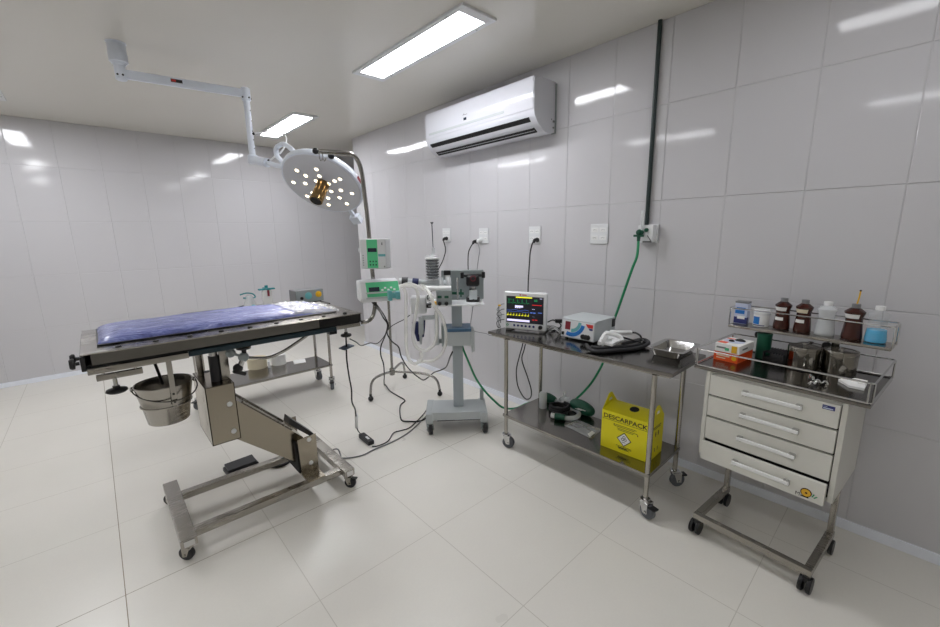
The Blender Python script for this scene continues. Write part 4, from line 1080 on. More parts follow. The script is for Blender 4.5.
MB().box((q[0].x, yb, q[0].z), (q[1].x, yc+.08, q[3].z-.004), .004).build('drawer_box', 'machine', AN, world=False)
MB().box((q[0].x-.003, yb-.012, q[3].z-.022), (q[1].x+.003, yc+.082, q[3].z+.002), .003).build('box_lid', 'machine_b', AN, world=False, label='blue lid of the box')
MB().box((q[1].x+.002, yb-.01, q[0].z-.045), (q[1].x+.026, yc+.05, q[3].z-.015), .004).build('side_plate', 'machine', AN, world=False)
MB().box((q[0].x-.035, yb+.03, q[0].z-.01), (q[0].x-.002, yc+.05, q[3].z+.02), .004).build('side_plate', 'machine_d', AN, world=False)
# shelf plate
ys = yc-.13
s0, s1 = la(428, 306, 'y', ys).x, la(484.5, 306, 'y', ys).x; zsf = la(466, 304.5, 'y', ys).z
MB().box((s0, ys, zsf-.012), (s1, yc+.14, zsf), .003).build('shelf', 'white_paint', AN, world=False)
# back panel
yp_ = yc+.10
q = [la(x, y, 'y', yp_) for x, y in ((441, 270.5), (483.5, 270), (441, 303), (483, 303))]
MB().box((q[0].x, yp_, zsf), (q[1].x, yp_+.05, q[1].z), .004).build('back_panel', 'machine_d', AN, world=False)
# control block with knobs
yk = yc-.13
q = [la(x, y, 'y', yk) for x, y in ((436, 291), (451.5, 290.5), (437, 305), (451.5, 305))]
cb = MB().box((q[0].x, yk, zsf), (q[1].x, yc+.04, q[1].z), .004).build('control_block', 'machine_d', AN, world=False)
kn = MB()
for px in ((439.6, 303.4), (446.5, 303.4)):
    p = la(*px, 'y', yk); kn.lathe([(.013, 0), (.015, .004), (.014, .018), (.011, .022)], (p.x, yk, p.z), (0, -1, 0), 16)
kn.split('control_knob', 'black', AN, world=False)
wn = MB()
for px in ((439.6, 297), (446.5, 297)): p = la(*px, 'y', yk); wn.box((p.x-.015, yk-.002, p.z-.009), (p.x+.015, yk+.002, p.z+.009), .001)
wn.split('indicator_window', 'green_dark', cb, world=False)
# gauge beside the block
p = la(430, 297.5, 'y', yk-.01)
g = MB().lathe([(.030, 0), (.030, .016), (.026, .018)], (p.x, yk+.006, p.z), (0, -1, 0), 24).build('pressure_gauge', 'white_pl', AN, world=False)
MB().torus((p.x, yk-.012, p.z), (0, -1, 0), .021, .003, 24, 6).obox((p.x, yk-.0125, p.z), (.014, 0, .008), (0, .001, 0), (-.001, 0, .0017)).build('dial', 'black', g, world=False)
MB().lathe([(.012, 0), (.012, .05)], (p.x, yk, p.z), (0, 1, 0), 12).build('gauge_stem', 'chrome', g, world=False)
p = la(428.5, 306.5, 'y', yk); MB().box((p.x-.018, yk, p.z-.012), (p.x+.018, yk+.05, p.z+.016), .003).build('outlet_block', 'black', AN, world=False)
p = la(434.5, 303.5, 'y', yk); MB().box((p.x-.016, yk-.002, p.z-.012), (p.x+.016, yk+.04, p.z+.012), .003).build('selector', 'yel_pl', AN, world=False)
# vaporizer
yv = yc+.01
pv = la(473, 303, 'y', yv); zv = zsf
pt_ = la(473, 274, 'y', yv)
hz = pt_.z-zv
va = MB().lathe([(0, 0), (.050, 0), (.050, .035), (.044, .042), (.030, .044), (.030, hz*.45), (.022, hz*.48), (.022, hz*.55)], (pv.x, yv, zv), n=26).build('vaporizer_body', 'chrome', AN, world=False)
MB().lathe([(.052, 0), (.052, .034)], (pv.x, yv, zv), n=26).build('vaporizer_foot', 'black', va, world=False)
MB().box((pv.x-.05, yv-.035, zv+hz*.55), (pv.x+.05, yv+.05, zv+hz*.96), .02, 3).build('vaporizer_head', 'black', AN, world=False)
p = la(473, 278.5, 'y', yv-.036)
MB().torus((p.x, yv-.037, p.z), (0, -1, 0), .019, .003, 24, 6).build('dial_ring', 'red_pl', AN, world=False)
MB().lathe([(.015, 0), (.014, .012)], (p.x, yv-.035, p.z), (0, -1, 0), 18).build('dial', 'rubber', AN, world=False)
MB().cyl((pv.x-.085, yv, p.z+.02), (pv.x+.085, yv, p.z+.02), .012, n=12).box((pv.x-.092, yv-.02, p.z), (pv.x-.066, yv+.02, p.z+.045), .004).box((pv.x+.066, yv-.02, p.z), (pv.x+.092, yv+.02, p.z+.045), .004).build('lock_lever', 'black', AN, world=False)
MB().box((pv.x-.03, yv-.052, zv+.02), (pv.x+.03, yv-.028, zv+hz*.42), .004).build('sight_block', 'machine', AN, world=False)
# flow tubes
fy = yc-.06
ft = MB()
for px in (441.5, 449): p = la(px, 290, 'y', fy); ft.lathe([(0, 0), (.017, 0), (.017, .085), (.012, .092), (0, .093)], (p.x, fy, q[1].z-.001), n=18)
ft.build('flow_tube', 'clear', AN, world=False)
p = la(447.5, 283, 'y', fy+.04); zb0 = q[1].z
MB().lathe([(0, 0), (.026, 0), (.028, .05), (.018, .055), (.018, .10)], (p.x, fy+.045, zb0), n=20).build('valve_dome', 'white_pl', AN, world=False)
MB().box((p.x-.026, fy+.02, zb0+.10), (p.x+.026, fy+.07, zb0+.135), .006).build('valve_cap', 'black', AN, world=False)
MB().tube([la(x, y, 'y', fy-.02) for x, y in ((458, 300), (457.5, 290), (457.3, 277.5))], .008, 10, 3).build('riser_tube', 'chrome', AN, world=False)
MB().bar(la(452, 293, 'y', fy), la(464, 293.5, 'y', fy), .02, .02, (0, 0, 1), .004).bar(la(461, 289, 'y', fy), la(461, 297, 'y', fy), .012, .012, (1, 0, 0), .003).build('green_coupling', 'green_dark', AN, world=False)
# bellows canister on a horizontal manifold
ym = yc-.03
p = la(432.8, 280, 'y', ym); kx = (AN.w(p)-CAM).dot(FW)/FPX; rb = 7.1*kx; zt4 = la(432.8, 255.5, 'y', ym).z
cn = MB().lathe([(0, 0), (rb*1.05, 0), (rb*1.05, .006), (rb, .008), (rb, zt4-p.z), (rb*.9, zt4-p.z+.006), (0, zt4-p.z+.006)], (p.x, ym, p.z), n=28).build('canister', 'clear3', AN, world=False)
pr = []; nb = 7; hb_ = (zt4-p.z)*.80
for k in range(nb): z0 = .010+hb_*k/nb; pr += [(rb*.70, z0), (rb*.93, z0+hb_/nb*.5), (rb*.93, z0+hb_/nb*.62)]
pr = [(0, .008)]+pr+[(rb*.7, .010+hb_), (0, .011+hb_)]
MB().lathe(pr, (p.x, ym, p.z), n=28, caps=False).build('bellows', 'dispdark', AN, world=False)
for k in range(nb): MB().torus((p.x, ym, p.z+.010+hb_*(k+.98)/nb), (0, 0, 1), rb*.80, .0016, 28, 6).build('bellows_ring', 'machine', AN, world=False)
MB().lathe([(rb*1.02, 0), (rb*1.02, .008)], (p.x, ym, p.z+hb_+.012), n=28).build('bellows_disc', 'white_pl', AN, world=False)
pp = la(433, 245.5, 'y', ym)
MB().lathe([(0, 0), (.014, 0), (.010, .03), (.012, .045), (.006, .055), (0, .055)], (pp.x, ym, zt4+.004), n=16).build('vent_cap', 'clear', AN, world=False)
r1 = la(431.8, 222.5, 'y', ym)
MB().cyl((pp.x, ym, zt4+.04), (r1.x, ym, r1.z), .0035, n=8).build('indicator_rod', 'dispdark', AN, world=False)
MB().lathe([(.004, 0), (.012, .008), (.012, .012), (0, .013)], (r1.x, ym, r1.z-.01), n=14).build('rod_cap', 'black', AN, world=False)
# manifold and absorber arm, left of the column
MB().tube([la(x, y, 'y', ym) for x, y in ((399, 281.2), (413, 282), (425, 282.3), (447, 283))], .022, 14, 0).build('manifold', 'machine', AN, world=False)
MB().tube([la(x, y, 'y', ym) for x, y in ((402, 280.8), (408, 281))], .027, 14, 0).build('hose_cuff', 'rubber', AN, world=False)
MB().tube([la(x, y, 'y', ym-.02) for x, y in ((412.5, 281.5), (418.5, 282))], .026, 14, 0).build('blue_cuff', 'navy', AN, world=False)
MB().tube([la(x, y, 'y', ym-.05) for x, y in ((425, 288.3), (436, 288.3), (451, 288.3))], .02, 12, 0).build('white_manifold', 'white_pl', AN, world=False)
ya = yc-.06
q = [la(x, y, 'y', ya) for x, y in ((410, 297), (426, 297), (410.5, 314), (426, 315.5))]
MB().box((q[0].x, ya-.01, q[2].z), (q[1].x, ya+.09, q[0].z), .01, 3).build('absorber_canister', 'pump_white', AN, world=False)
MB().bar(la(421, 318, 'y', ya+.02), la(437, 317, 'y', ya+.02), .035, .03, (0, 0, 1), .004).build('support_arm', 'machine', AN, world=False)
MB().bar(la(436.5, 311, 'y', ya+.02), la(437, 345, 'y', ya+.02), .035, .035, (1, 0, 0), .006).build('upright_bracket', 'machine', AN, world=False)
MB().bar(la(437, 341, 'y', ya+.03), la(447, 341, 'y', ya+.05), .03, .03, (0, 0, 1), .004).build('bracket_link', 'machine_d', AN, world=False)
q = [la(421, 317.5, 'y', ya), la(421, 334, 'y', ya)]
MB().cyl(q[0], q[1], .020, n=16).cyl(q[1], la(420.5, 344, 'y', ya), .010, n=12).build('bag_tube', 'machine', AN, world=False)
mb = MB()
mb.tube([la(415.2, 322, 'y', ya), la(415.8, 328, 'y', ya), la(417, 334, 'y', ya), la(418.5, 341, 'y', ya)], .02, 10, 4, rad=lambda f: .022*(1-.7*f)+.004)
mb.tube([la(423.5, 319, 'y', ya+.03), la(423.6, 327, 'y', ya+.03), la(423, 337, 'y', ya+.03)], .015, 10, 4, rad=lambda f: .015*(1-.5*f))
mb.build('reservoir_bag', 'navy', AN, world=False, label='dark blue folded bag')
# breathing tubes
yt = ya-.06
def TB(pts, r, lab, name='breathing_tube', m='tube', yy=yt):
    o = MB().tube([AN.w(la(x, y, 'y', yy+(dy if dy else 0))) for x, y, dy in [(a+(0,))[:3] for a in pts]], r, 12, 6).build(name, m); return tag(o, lab, 'tube')
TB(((400, 286.5), (407, 285.8), (412.5, 286), (416.5, 289), (418, 295), (417, 305), (415.5, 315), (413.5, 326), (413, 338), (416, 346.5), (422.5, 350.5), (429, 349), (434.5, 343.5), (436.6, 335), (436.8, 322), (436, 311)), .0125, 'milky breathing tube making the inner loop below the anesthesia machine', yy=yt)
TB(((403, 288.5), (405.2, 291), (406, 298), (405.8, 312), (405.8, 330), (406.5, 347), (408.5, 358), (413, 363.5), (418, 362.5), (421.5, 358.5), (420.5, 352)), .0125, 'milky breathing tube hanging straight down on the outer side of the anesthesia machine', yy=yt-.04)
TB(((420, 285.5), (425, 287.5), (430, 294, -.06), (433, 303, -.08), (436.5, 309, -.06), (441, 315), (444.5, 325), (446, 336), (445, 346), (440.5, 355), (432, 360.5), (424, 361.5), (417, 362)), .0125, 'milky breathing tube sweeping in the wide outer loop past the blue lidded box', yy=yt-.035)
TB(((398, 288), (404, 284.8), (410, 283.8), (417, 286, -.02), (424, 290, -.02)), .0105, 'short milky tube between the syringe pump and the anesthesia machine', yy=yt-.05)

# ------------------------------------------------------------------ drawer cart
ct = (-.6, -5.87, 0); KY = -PI/2-math.radians(4.8)
K = Thing('drawer_cart', 'white enamel drawer cart with a railed steel top and rear shelf on black casters', 'medical cart', ct, KY)
ka = K.at
L_, R2 = -.251, .254           # cabinet sides in local x
zb, zt5 = .432, .852; dep = .40
mb = MB()
mb.box((L_, .006, zb), (L_+.018, dep, zt5), .002); mb.box((R2-.018, .006, zb), (R2, dep, zt5), .002)
mb.box((L_, dep-.01, zb), (R2, dep, zt5)); mb.box((L_, .012, zb), (R2, dep, zb+.012)); mb.box((L_, .012, zt5-.012), (R2, dep, zt5))
cab = mb.build('cabinet', 'offwhite', K, world=False)
MB().box((L_+.018, .022, zb+.012), (R2-.018, .026, zt5-.012)).build('recess', 'hole', cab, world=False)
lv = [.846, .748, .640, .535, .400]
zl = [ka(x, y, 'y', 0).z for x, y in ((710, 377), (711, 395.4), (708.5, 416), (703.7, 438))]
lv = [zt5-.008]+[z for z in zl[1:]]+[zl[3]-(zl[1]-zl[3])*.5]
lv[4] = (ka(700, 459, 'y', -.02).z+ka(824, 507, 'y', -.02).z)/2
dr_ = []
for k in range(4):
    off = -.024 if k == 3 else 0
    za, zz2 = lv[k], lv[k+1]
    d = MB().box((L_+.021, off, zz2+.004), (R2-.021, off+.020, za-.004), .003).build('drawer', 'offwhite', K, world=False)
    if k == 3: MB().box((L_+.03, -.004, zz2+.03), (R2-.03, .30, za-.03)).build('drawer_tray', 'machine_d', d, world=False)
    hzc = za-(za-zz2)*.46
    hx0, hx1 = ka(742, 394, 'y', -.01).x, ka(802, 411, 'y', -.01).x
    h = MB().box((hx0, off-.022, hzc-.008), (hx1, off-.012, hzc+.008), .003).build('handle', 'white_pl', d, world=False)
    e = MB()
    for xx in (hx0, hx1-.022): e.box((xx, off-.020, hzc-.012), (xx+.022, off+.001, hzc+.012), .003)
    e.split('handle_mount', 'alu', h, world=False)
    dr_.append(d)
p0, p1 = ka(822.5, 405.5, 'y', -.001), ka(835, 410.5, 'y', -.001)
nb_ = MB().box((p0.x, -.0015, (p0.z+p1.z)/2-.008), (p1.x, .001, (p0.z+p1.z)/2+.009), .0005).build('name_badge', 'navylbl', dr_[0], world=False)
cxm = (p0.x+p1.x)/2; czm = (p0.z+p1.z)/2
MB().box((cxm-.016, -.002, czm-.005), (cxm+.014, -.001, czm-.001)).box((cxm-.016, -.002, czm+.003), (cxm-.004, -.001, czm+.0045)).build('badge_print', 'lilac', nb_, world=False)
# round sticker on the bottom drawer
lc = ka(806, 492.5, 'y', -.0245); 
s_ = MB(); s_.lathe([(.0185, 0), (.0185, .0008)], lc, (0, -1, 0), 26); stk = s_.build('sticker', 'brown_b', dr_[3], world=False, label='small round amber sticker with black lettering')
s_ = MB(); s_.lathe([(.0155, 0), (.0155, .0006)], lc+V((0, -.0009, -.001)), (0, -1, 0), 22); s_.build('sticker_face', 'yel_pl', stk, world=False)
s_ = MB(); s_.lathe([(.004, 0), (.004, .0005)], lc+V((.001, -.0016, -.001)), (0, -1, 0), 14); s_.build('sticker_dot', 'brown_b', stk, world=False)
s_ = MB(); text_mesh(s_, 'M', lc+V((-.026, -.0004, -.016)), (1, 0, 0), (0, 0, 1), .015); s_.box(lc+V((-.016, -.0008, -.022)), lc+V((.010, 0, -.017))); s_.build('sticker_lettering', 'ink', stk, world=False)
s_ = MB(); s_.bar(lc+V((.020, -.0004, -.010)), lc+V((.026, -.0004, .004)), .004, .0008, (0, 1, 0), 0).bar(lc+V((.026, -.0004, -.012)), lc+V((.036, -.0004, -.002)), .004, .0008, (0, 1, 0), 0); s_.split('sticker_mark', 'green_hose', stk, world=False)
# steel top
tx0, tx1, ty0, ty1 = -.305, .312, .0, .455
mb = MB(); mb.box((tx0, ty0-.004, zt5+.002), (tx1, ty1, zt5+.018), .003)
ctop = mb.build('steel_top', 'steel_dark', K, world=False)
lw = MB(); zr = .950; zlw = zt5+.022
def wire(mb, pts, r=.0035, closed=False): mb.tube(pts, r, 8, 0, closed)
cor = [(tx0, ty0), (tx1, ty0), (tx1, ty1-.01), (tx0, ty1-.01)]
def rrect(x0, y0, x1, y1, z, r=.014):
    o = []
    for cx, cy, a0 in ((x1-r, y1-r, 0), (x0+r, y1-r, 1), (x0+r, y0+r, 2), (x1-r, y0+r, 3)):
        for k in range(5): a = (a0+k/4)*PI/2; o.append(V((cx+r*math.cos(a), cy+r*math.sin(a), z)))
    return o
wire(lw, rrect(tx0, ty0, tx1, ty1-.01, zr), closed=True); wire(lw, rrect(tx0, ty0, tx1, ty1-.01, zlw), closed=True)
for x, y in ((tx0, ty0+.012), (tx1, ty0+.012), (tx1, ty1-.022), (tx0, ty1-.022), (tx0+.012, ty0), (tx1-.012, ty0), (0, ty1-.01)): wire(lw, [V((x, y, zlw)), V((x, y, zr))])
lw.build('guard_rail', 'chrome', K, world=False)
# rear shelf
sx0, sx1, sy0, sy1, szt = -.304, .302, .345, .472, 1.017
MB().box((sx0, sy0, szt-.014), (sx1, sy1, szt), .003).build('rear_shelf', 'steel', K, world=False)
lw = MB(); zr2 = szt+.088
wire(lw, rrect(sx0, sy0, sx1, sy1, zr2), closed=True)
for x, y in ((sx0, sy0+.014), (sx1, sy0+.014), (sx1, sy1-.014), (sx0, sy1-.014)): wire(lw, [V((x, y, szt-.005)), V((x, y, zr2))])
lw.build('shelf_rail', 'chrome', K, world=False)
for xx in (-.155, .115):
    po = MB().box((xx-.014, sy1-.045, zt5+.016), (xx+.014, sy1-.037, szt-.012), .001).build('shelf_post', 'steel_y', K, world=False)
    MB().lathe([(.006, 0), (.006, .006), (.016, .008), (.016, .024), (.010, .028)], (xx-.02, sy1-.046, szt-.045), (-.5, -1, 0), 16).build('clamp_knob', 'black', po, world=False)
# base frame
fz = .098; t_ = .030; fx0, fx1 = -.243, .230
MB().box((fx0, -.004, fz-.022), (fx1, .024, fz+.010), .003).build('base_bar', 'steel', K, world=False)
fd = .375
for xx in (fx0, fx1-t_):
    sb_ = MB().box((xx, .024, fz-.022), (xx+t_, fd, fz+.010), .003).build('side_bar', 'steel', K, world=False)
    MB().box((xx+.003, fd-.028, fz), (xx+t_-.003, fd, zb+.002), .003).build('rear_post', 'steel_y', K, world=False)
    for yy in (.012, fd-.02):
        p = K.w((xx+t_/2, yy, fz-.020))
        g = MB()
        for k in (-1, 1): g.lathe([(.0, 0), (.026, 0), (.034, .004), (.036, .014), (.034, .018), (.0, .018)], (xx+t_/2+k*.004, yy-.006, .036), (k, 0, 0), 22)
        g.box((xx+t_/2-.014, yy-.024, .045), (xx+t_/2+.014, yy+.018, .079), .008)
        g.cyl((xx+t_/2, yy, .06), (xx+t_/2, yy, fz-.021), .008, n=10)
        g.build('caster', 'black', sb_, world=False)
# things on the cart top
zc = zt5+.0185
def box_on(name, label, cat, corners, z0, z1, parts):
    pass
q = [ka(x, y, 'z', zc) for x, y in ((713.2, 358.8), (737, 364.2), (757, 357.5))]
u = (q[1]-q[0]); w_ = q[2]-q[1]; gx, gl = u.length, min(.165, w_.length)
gy = math.atan2(u.y, u.x); org = K.w(q[0])
def glovebox(z0, z1, mat_, label, dx, rot):
    t = Thing('glove_box', label, 'glove box', (org.x, org.y, z0), KY+gy+rot)
    return t
z1_ = zc+.045; z2_ = z1_+.042
G1 = glovebox(zc, z1_, 'orange', 'orange cardboard glove box lying under the white one on the drawer cart', 0, 0)
MB().box((0, 0, 0), (gx, gl, .0445), .0015).build('carton', 'orange', G1, world=False)
mb = MB(); mb.box((gx*.12, -.0008, .024), (gx*.66, 0, .031)); mb.box((gx*.12, -.0008, .013), (gx*.50, 0, .017)); mb.split('print', 'cream', G1, world=False)
mb = MB(); mb.lathe([(.011, 0), (.011, .0008)], (gx*.85, 0, .022), (0, -1, 0), 20); mb.build('round_print', 'yel_pl', G1, world=False)
G2 = glovebox(z1_, z2_, 'paper', 'white cardboard glove box with dark glove fingers showing on top of the orange one', 0, .02)
G2.o.location.z = z1_
MB().box((0.003, -.002, 0), (gx+.004, gl, .042), .0015).build('carton', 'paper', G2, world=False)
mb = MB(); mb.lathe([(.045, 0), (.045, .0006)], (gx*.5, gl*.5, .042), n=24); mb.build('dispenser_opening', 'lilac', G2, world=False)
mb = MB(); mb.ball((gx*.42, gl*.45, .044), .011, (1.2, 1, .7)); mb.ball((gx*.66, gl*.66, .044), .017, (1.4, .9, .6)); mb.split('glove', 'black', G2, world=False)
mb = MB(); mb.box((gx*.72, -.0032, .004), (gx*.94, 0, .038)); mb.build('yellow_print', 'yel_pl', G2, world=False)
mb = MB(); mb.box((gx*.06, gl*.06, .0421), (gx*.42, gl*.30, .0427)); mb.box((gx*.05, gl*.72, .0421), (gx*.42, gl*.84, .0427)); mb.split('orange_print', 'orange', G2, world=False)
mb = MB(); mb.box((gx*.10, -.0030, .018), (gx*.50, 0, .026)); mb.box((gx+.0035, gl*.2, .016), (gx+.0046, gl*.55, .024)); mb.split('grey_print', 'greypl', G2, world=False)
mb = MB(); mb.box((gx*.45, -.0030, .010), (gx*.62, 0, .024)); mb.build('green_print', 'green_panel', G2, world=False)
p = ka(760, 358.5, 'z', zc); ph = ka(761, 334, 'y', p.y).z-zc
t = Thing('green_canister', 'dark green upright container behind the glove boxes on the drawer cart', 'container', K.w((p.x, p.y+.03, zc)))
MB().lathe([(0, 0), (.030, 0), (.031, .003), (.031, ph-.012), (.031, ph-.010), (.032, ph-.009), (.032, ph), (0, ph)], (0, 0, 0), n=28).build('body', 'green_dark', t, world=False)
p = [ka(x, y, 'z', zc) for x, y in ((764, 363), (785, 368), (788, 357), (773, 353))]
t = Thing('tube_rack', 'low black rack of tubes beside the green container on the drawer cart', 'rack', K.w(((p[0].x+p[2].x)/2, (p[0].y+p[2].y)/2, zc)), KY)
rw = (p[1].x-p[0].x)/2; rd = .055
MB().box((-rw, -rd, 0), (rw, rd, .018), .003).box((-rw, -rd, .018), (-rw+.004, rd, .045)).box((rw-.004, -rd, .018), (rw, rd, .045)).build('rack_base', 'black', t, world=False)
mb = MB()
for k in range(7): xx = -rw+.01+(2*rw-.02)*k/6; mb.bar((xx, -rd, .044), (xx, rd, .044), .006, .008)
mb.build('rack_bar', 'rubber', t, world=False)
# steel canisters with lids
def canister(pl, label, rad, hgt):
    t = Thing('dressing_canister', label, 'canister', K.w((pl[0], pl[1], zc)))
    MB().lathe([(0, 0), (rad*.96, 0), (rad*.96, .004), (0, .004)], (0, 0, 0), n=36, caps=False).build('contact_shade_ring', 'black', t, world=False)  # added black ring: contact shade under the drum put into its colour
    MB().lathe([(0, .004), (rad, .004), (rad, hgt*.80), (rad*1.02, hgt*.80)], (0, 0, 0), n=36, caps=False).build('drum', 'canister_steel', t, world=False)
    MB().lathe([(rad*1.005, hgt*.78), (rad*1.02, hgt*.785), (rad*1.02, hgt*.97), (rad*.99, hgt), (rad*.85, hgt), (rad*.82, hgt*.985), (0, hgt*.985)], (0, 0, 0), n=36, caps=False).build('lid', 'canister_steel', t, world=False)
    MB().lathe([(.006, 0), (.006, .006), (.012, .008), (.012, .014), (0, .016)], (0, 0, hgt*.985), n=16).build('lid_knob', 'chrome', t, world=False)
    return t
for lab, l, r, bot, top in (('wide shiny steel dressing canister in front of the taller one on the drawer cart', 786, 816, 373, 350), ('shiny steel dressing canister nearest the white tissue on the drawer cart', 821.5, 853, 378, 354)):
    c = ka((l+r)/2, bot-1.5, 'z', zc); kk = (K.w(c)-CAM).dot(FW)/FPX; rr = (r-l)/2*kk
    w3 = K.w(c)-CAM; rr *= .88; d = K.Mi.to_3x3() @ V((w3.x, w3.y, 0)).normalized(); c = c+d*rr
    canister((c.x, c.y), lab, rr, (bot-top)*kk*1.02)
c = ka(807, 362, 'z', zc)
canister((c.x+.012, min(c.y+.085, .40)), 'steel dressing canister half hidden at the back of the drawer cart top', .050, .098)
# tissue
q = [ka(x, y, 'z', zc) for x, y in ((838, 381.5), (844, 380), (867, 385), (864, 391), (849, 388))]
mb = MB(); mb.prism([v+V((0, 0, .001)) for v in q], (0, 0, .010)); mb.prism([v.lerp(q[2], .45)+V((0, 0, .011)) for v in q], (0, 0, .008))
tag(mb.build('folded_gauze', 'paper', None, world=True), 'folded white gauze lying on the drawer cart top', 'gauze')
o = bpy.data.objects['folded_gauze']; o.matrix_world = K.M
for k, (px, lab) in enumerate((((811, 379.5), 'shiny metal clip lying nearest the wide canister on the drawer cart'), ((821, 384.5), 'shiny metal clip lying nearest the front rail on the drawer cart'), ((813.5, 385.5), 'low shiny metal clip between the two other clips and the rail'))):
    p = K.w(ka(*px, 'z', zc)); a = .5+k
    d = V((math.cos(a), math.sin(a), 0))
    tag(MB().tube([p-d*.022+V((0, 0, .005)), p-d*.012+V((0, 0, .016)), p+V((0, 0, .006)), p+d*.012+V((0, 0, .016)), p+d*.022+V((0, 0, .005))], .0048, 8, 4).build('metal_clip', 'chrome'), lab, 'clip')

# things on the rear shelf
def on_shelf(px, bot): c = ka(px, bot, 'z', szt); return V((c.x, max(sy0+.045, min(sy1-.045, c.y+.035)), szt))
def unit(c): return (K.w(c)-CAM).dot(FW)/FPX
c = on_shelf(741, 323); k = unit(c)
t = Thing('carton', 'upright white and blue printed carton at the end of the rear shelf', 'carton', K.w(c), KY)
hh = .116; ww = .029
MB().box((-ww, -.022, 0), (ww, .022, hh), .001).build('box', 'lilac', t, world=False)
MB().box((-ww-.0004, -.0226, .002), (ww+.0004, .0, hh*.30)).build('blue_band', 'navylbl', t, world=False)
MB().box((-ww*.9, -.0226, hh*.45), (ww*.6, -.02, hh*.62)).box((-ww*.7, -.0226, hh*.70), (ww*.7, -.02, hh*.74)).build('print', 'bluelbl', t, world=False)
MB().box((-ww*.5, -.0230, hh*.22), (ww*.7, -.0225, hh*.36)).build('white_print', 'paper', t, world=False)
MB().box((-ww-.001, -.023, hh-.008), (ww+.001, .023, hh+.001), .001).build('top_edge', 'greypl', t, world=False)
c = on_shelf(761, 325.5)
t = Thing('pill_jar', 'squat white jar with a bright blue label on the rear shelf', 'jar', K.w(c), KY)
MB().lathe([(0, 0), (.032, 0), (.034, .003), (.034, .060), (.030, .066)], (0, 0, 0), n=30).build('jar_body', 'white_pl', t, world=False)
MB().lathe([(.036, .060), (.036, .082), (.033, .085), (0, .085)], (0, 0, 0), n=30, caps=False).build('lid', 'white_paint', t, world=False)
mb = MB()
for a0, a1, z0, z1 in ((-2.5, -1.5, .012, .050),):
    for i in range(8):
        b0, b1 = a0+(a1-a0)*i/8, a0+(a1-a0)*(i+1)/8; f = lambda a, z: (.0344*math.cos(a), .0344*math.sin(a), z); mb.add([f(b0, z0), f(b1, z0), f(b1, z1), f(b0, z1)], [[0, 1, 2, 3]])
mb.build('blue_label', 'bluelbl', t, world=False)
mb = MB()
for i in range(10):
    b0, b1 = -2.5+.17*i, -2.5+.17*(i+1); f = lambda a, z: (.0346*math.cos(a), .0346*math.sin(a), z); mb.add([f(b0, .005), f(b1, .005), f(b1, .009), f(b0, .009)], [[0, 1, 2, 3]])
mb.build('dark_print', 'navylbl', t, world=False)
def bottle(px, bot, label, kind, h, r):
    c = on_shelf(px, bot); t = Thing('dropper_bottle', label, 'bottle', K.w(c), KY)
    prof = [(0, 0), (r*.92, 0), (r, .004), (r*1.0, h*.10), (r*.82, h*.52), (r*.80, h*.62), (r*.98, h*.74), (r*1.0, h*.78), (r*.55, h*.87), (r*.36, h*.89), (r*.36, h*.97), (0, h*.97)]
    bm_ = {'brown': 'brown_b', 'clear': 'clear', 'cyan': 'clear3'}[kind]
    MB().lathe(prof, (0, 0, 0), n=30, caps=False).build('bottle_body', bm_, t, world=False)
    MB().lathe([(r*.42, h*.885), (r*.44, h*.89), (r*.44, h*.995), (r*.38, h), (0, h)], (0, 0, 0), n=20, caps=False).build('cap', 'greypl' if kind == 'brown' else 'white_pl', t, world=False)
    if kind == 'brown':
        def lab(z0, z1, m, a0, a1, nm):
            mb = MB()
            for i in range(8):
                b0, b1 = a0+(a1-a0)*i/8, a0+(a1-a0)*(i+1)/8
                def f(a, z):
                    rr = r*1.02
                    for (ra, za), (rb_, zb_) in zip(prof, prof[1:]):
                        if za <= z <= zb_ and zb_ > za: rr = ra+(rb_-ra)*(z-za)/(zb_-za)
                    return ((rr+.0006)*math.cos(a), (rr+.0006)*math.sin(a), z)
                mb.add([f(b0, z0), f(b1, z0), f(b1, z1), f(b0, z1)], [[0, 1, 2, 3]])
            mb.build(nm, m, t, world=False)
        lab(h*.60, h*.72, 'cream' if 'ochre' in label else 'paper', -2.75, -.9, 'upper_label')
        if 'stick' not in label: lab(h*.30, h*.40, 'paper', -2.45, -1.2, 'lower_label')
    if kind == 'cyan':
        MB().lathe([(0, .003), (r*.93, .003), (r*.965, h*.10), (r*.85, h*.36), (0, h*.36)], (0, 0, 0), n=28, caps=False).build('liquid', 'cyan', t, world=False)
    if kind == 'clear':
        MB().lathe([(0, .003), (r*.93, .003), (r*.965, h*.10), (r*.83, h*.46), (0, h*.46)], (0, 0, 0), n=28, caps=False).build('liquid', clear('clear_liquid', (214, 218, 220), .05, alpha=.5), t, world=False)
    return t
bottle(781, 328.5, 'brown plastic bottle with two white labels standing beside the white jar', 'brown', .154, .034)
bottle(801.5, 331.5, 'brown plastic bottle with an ochre upper label beside the clear one', 'brown', .155, .034)
bottle(825, 334, 'clear plastic bottle with a white cap between two brown bottles', 'clear', .156, .037)
bt3 = bottle(851, 338.5, 'brown plastic bottle with a yellow stick standing in its neck', 'brown', .158, .036)
MB().tube([(0, 0, .150), (.004, 0, .18), (.006, 0, .214)], .0030, 8, 3).build('stick', 'yel_pl', bt3, world=False)
MB().ball((.006, 0, .216), .0042).build('stick_tip', 'brown_b', bt3, world=False)
bottle(874, 342.5, 'clear plastic bottle part filled with bright blue liquid at the end of the rear shelf', 'cyan', .158, .037)
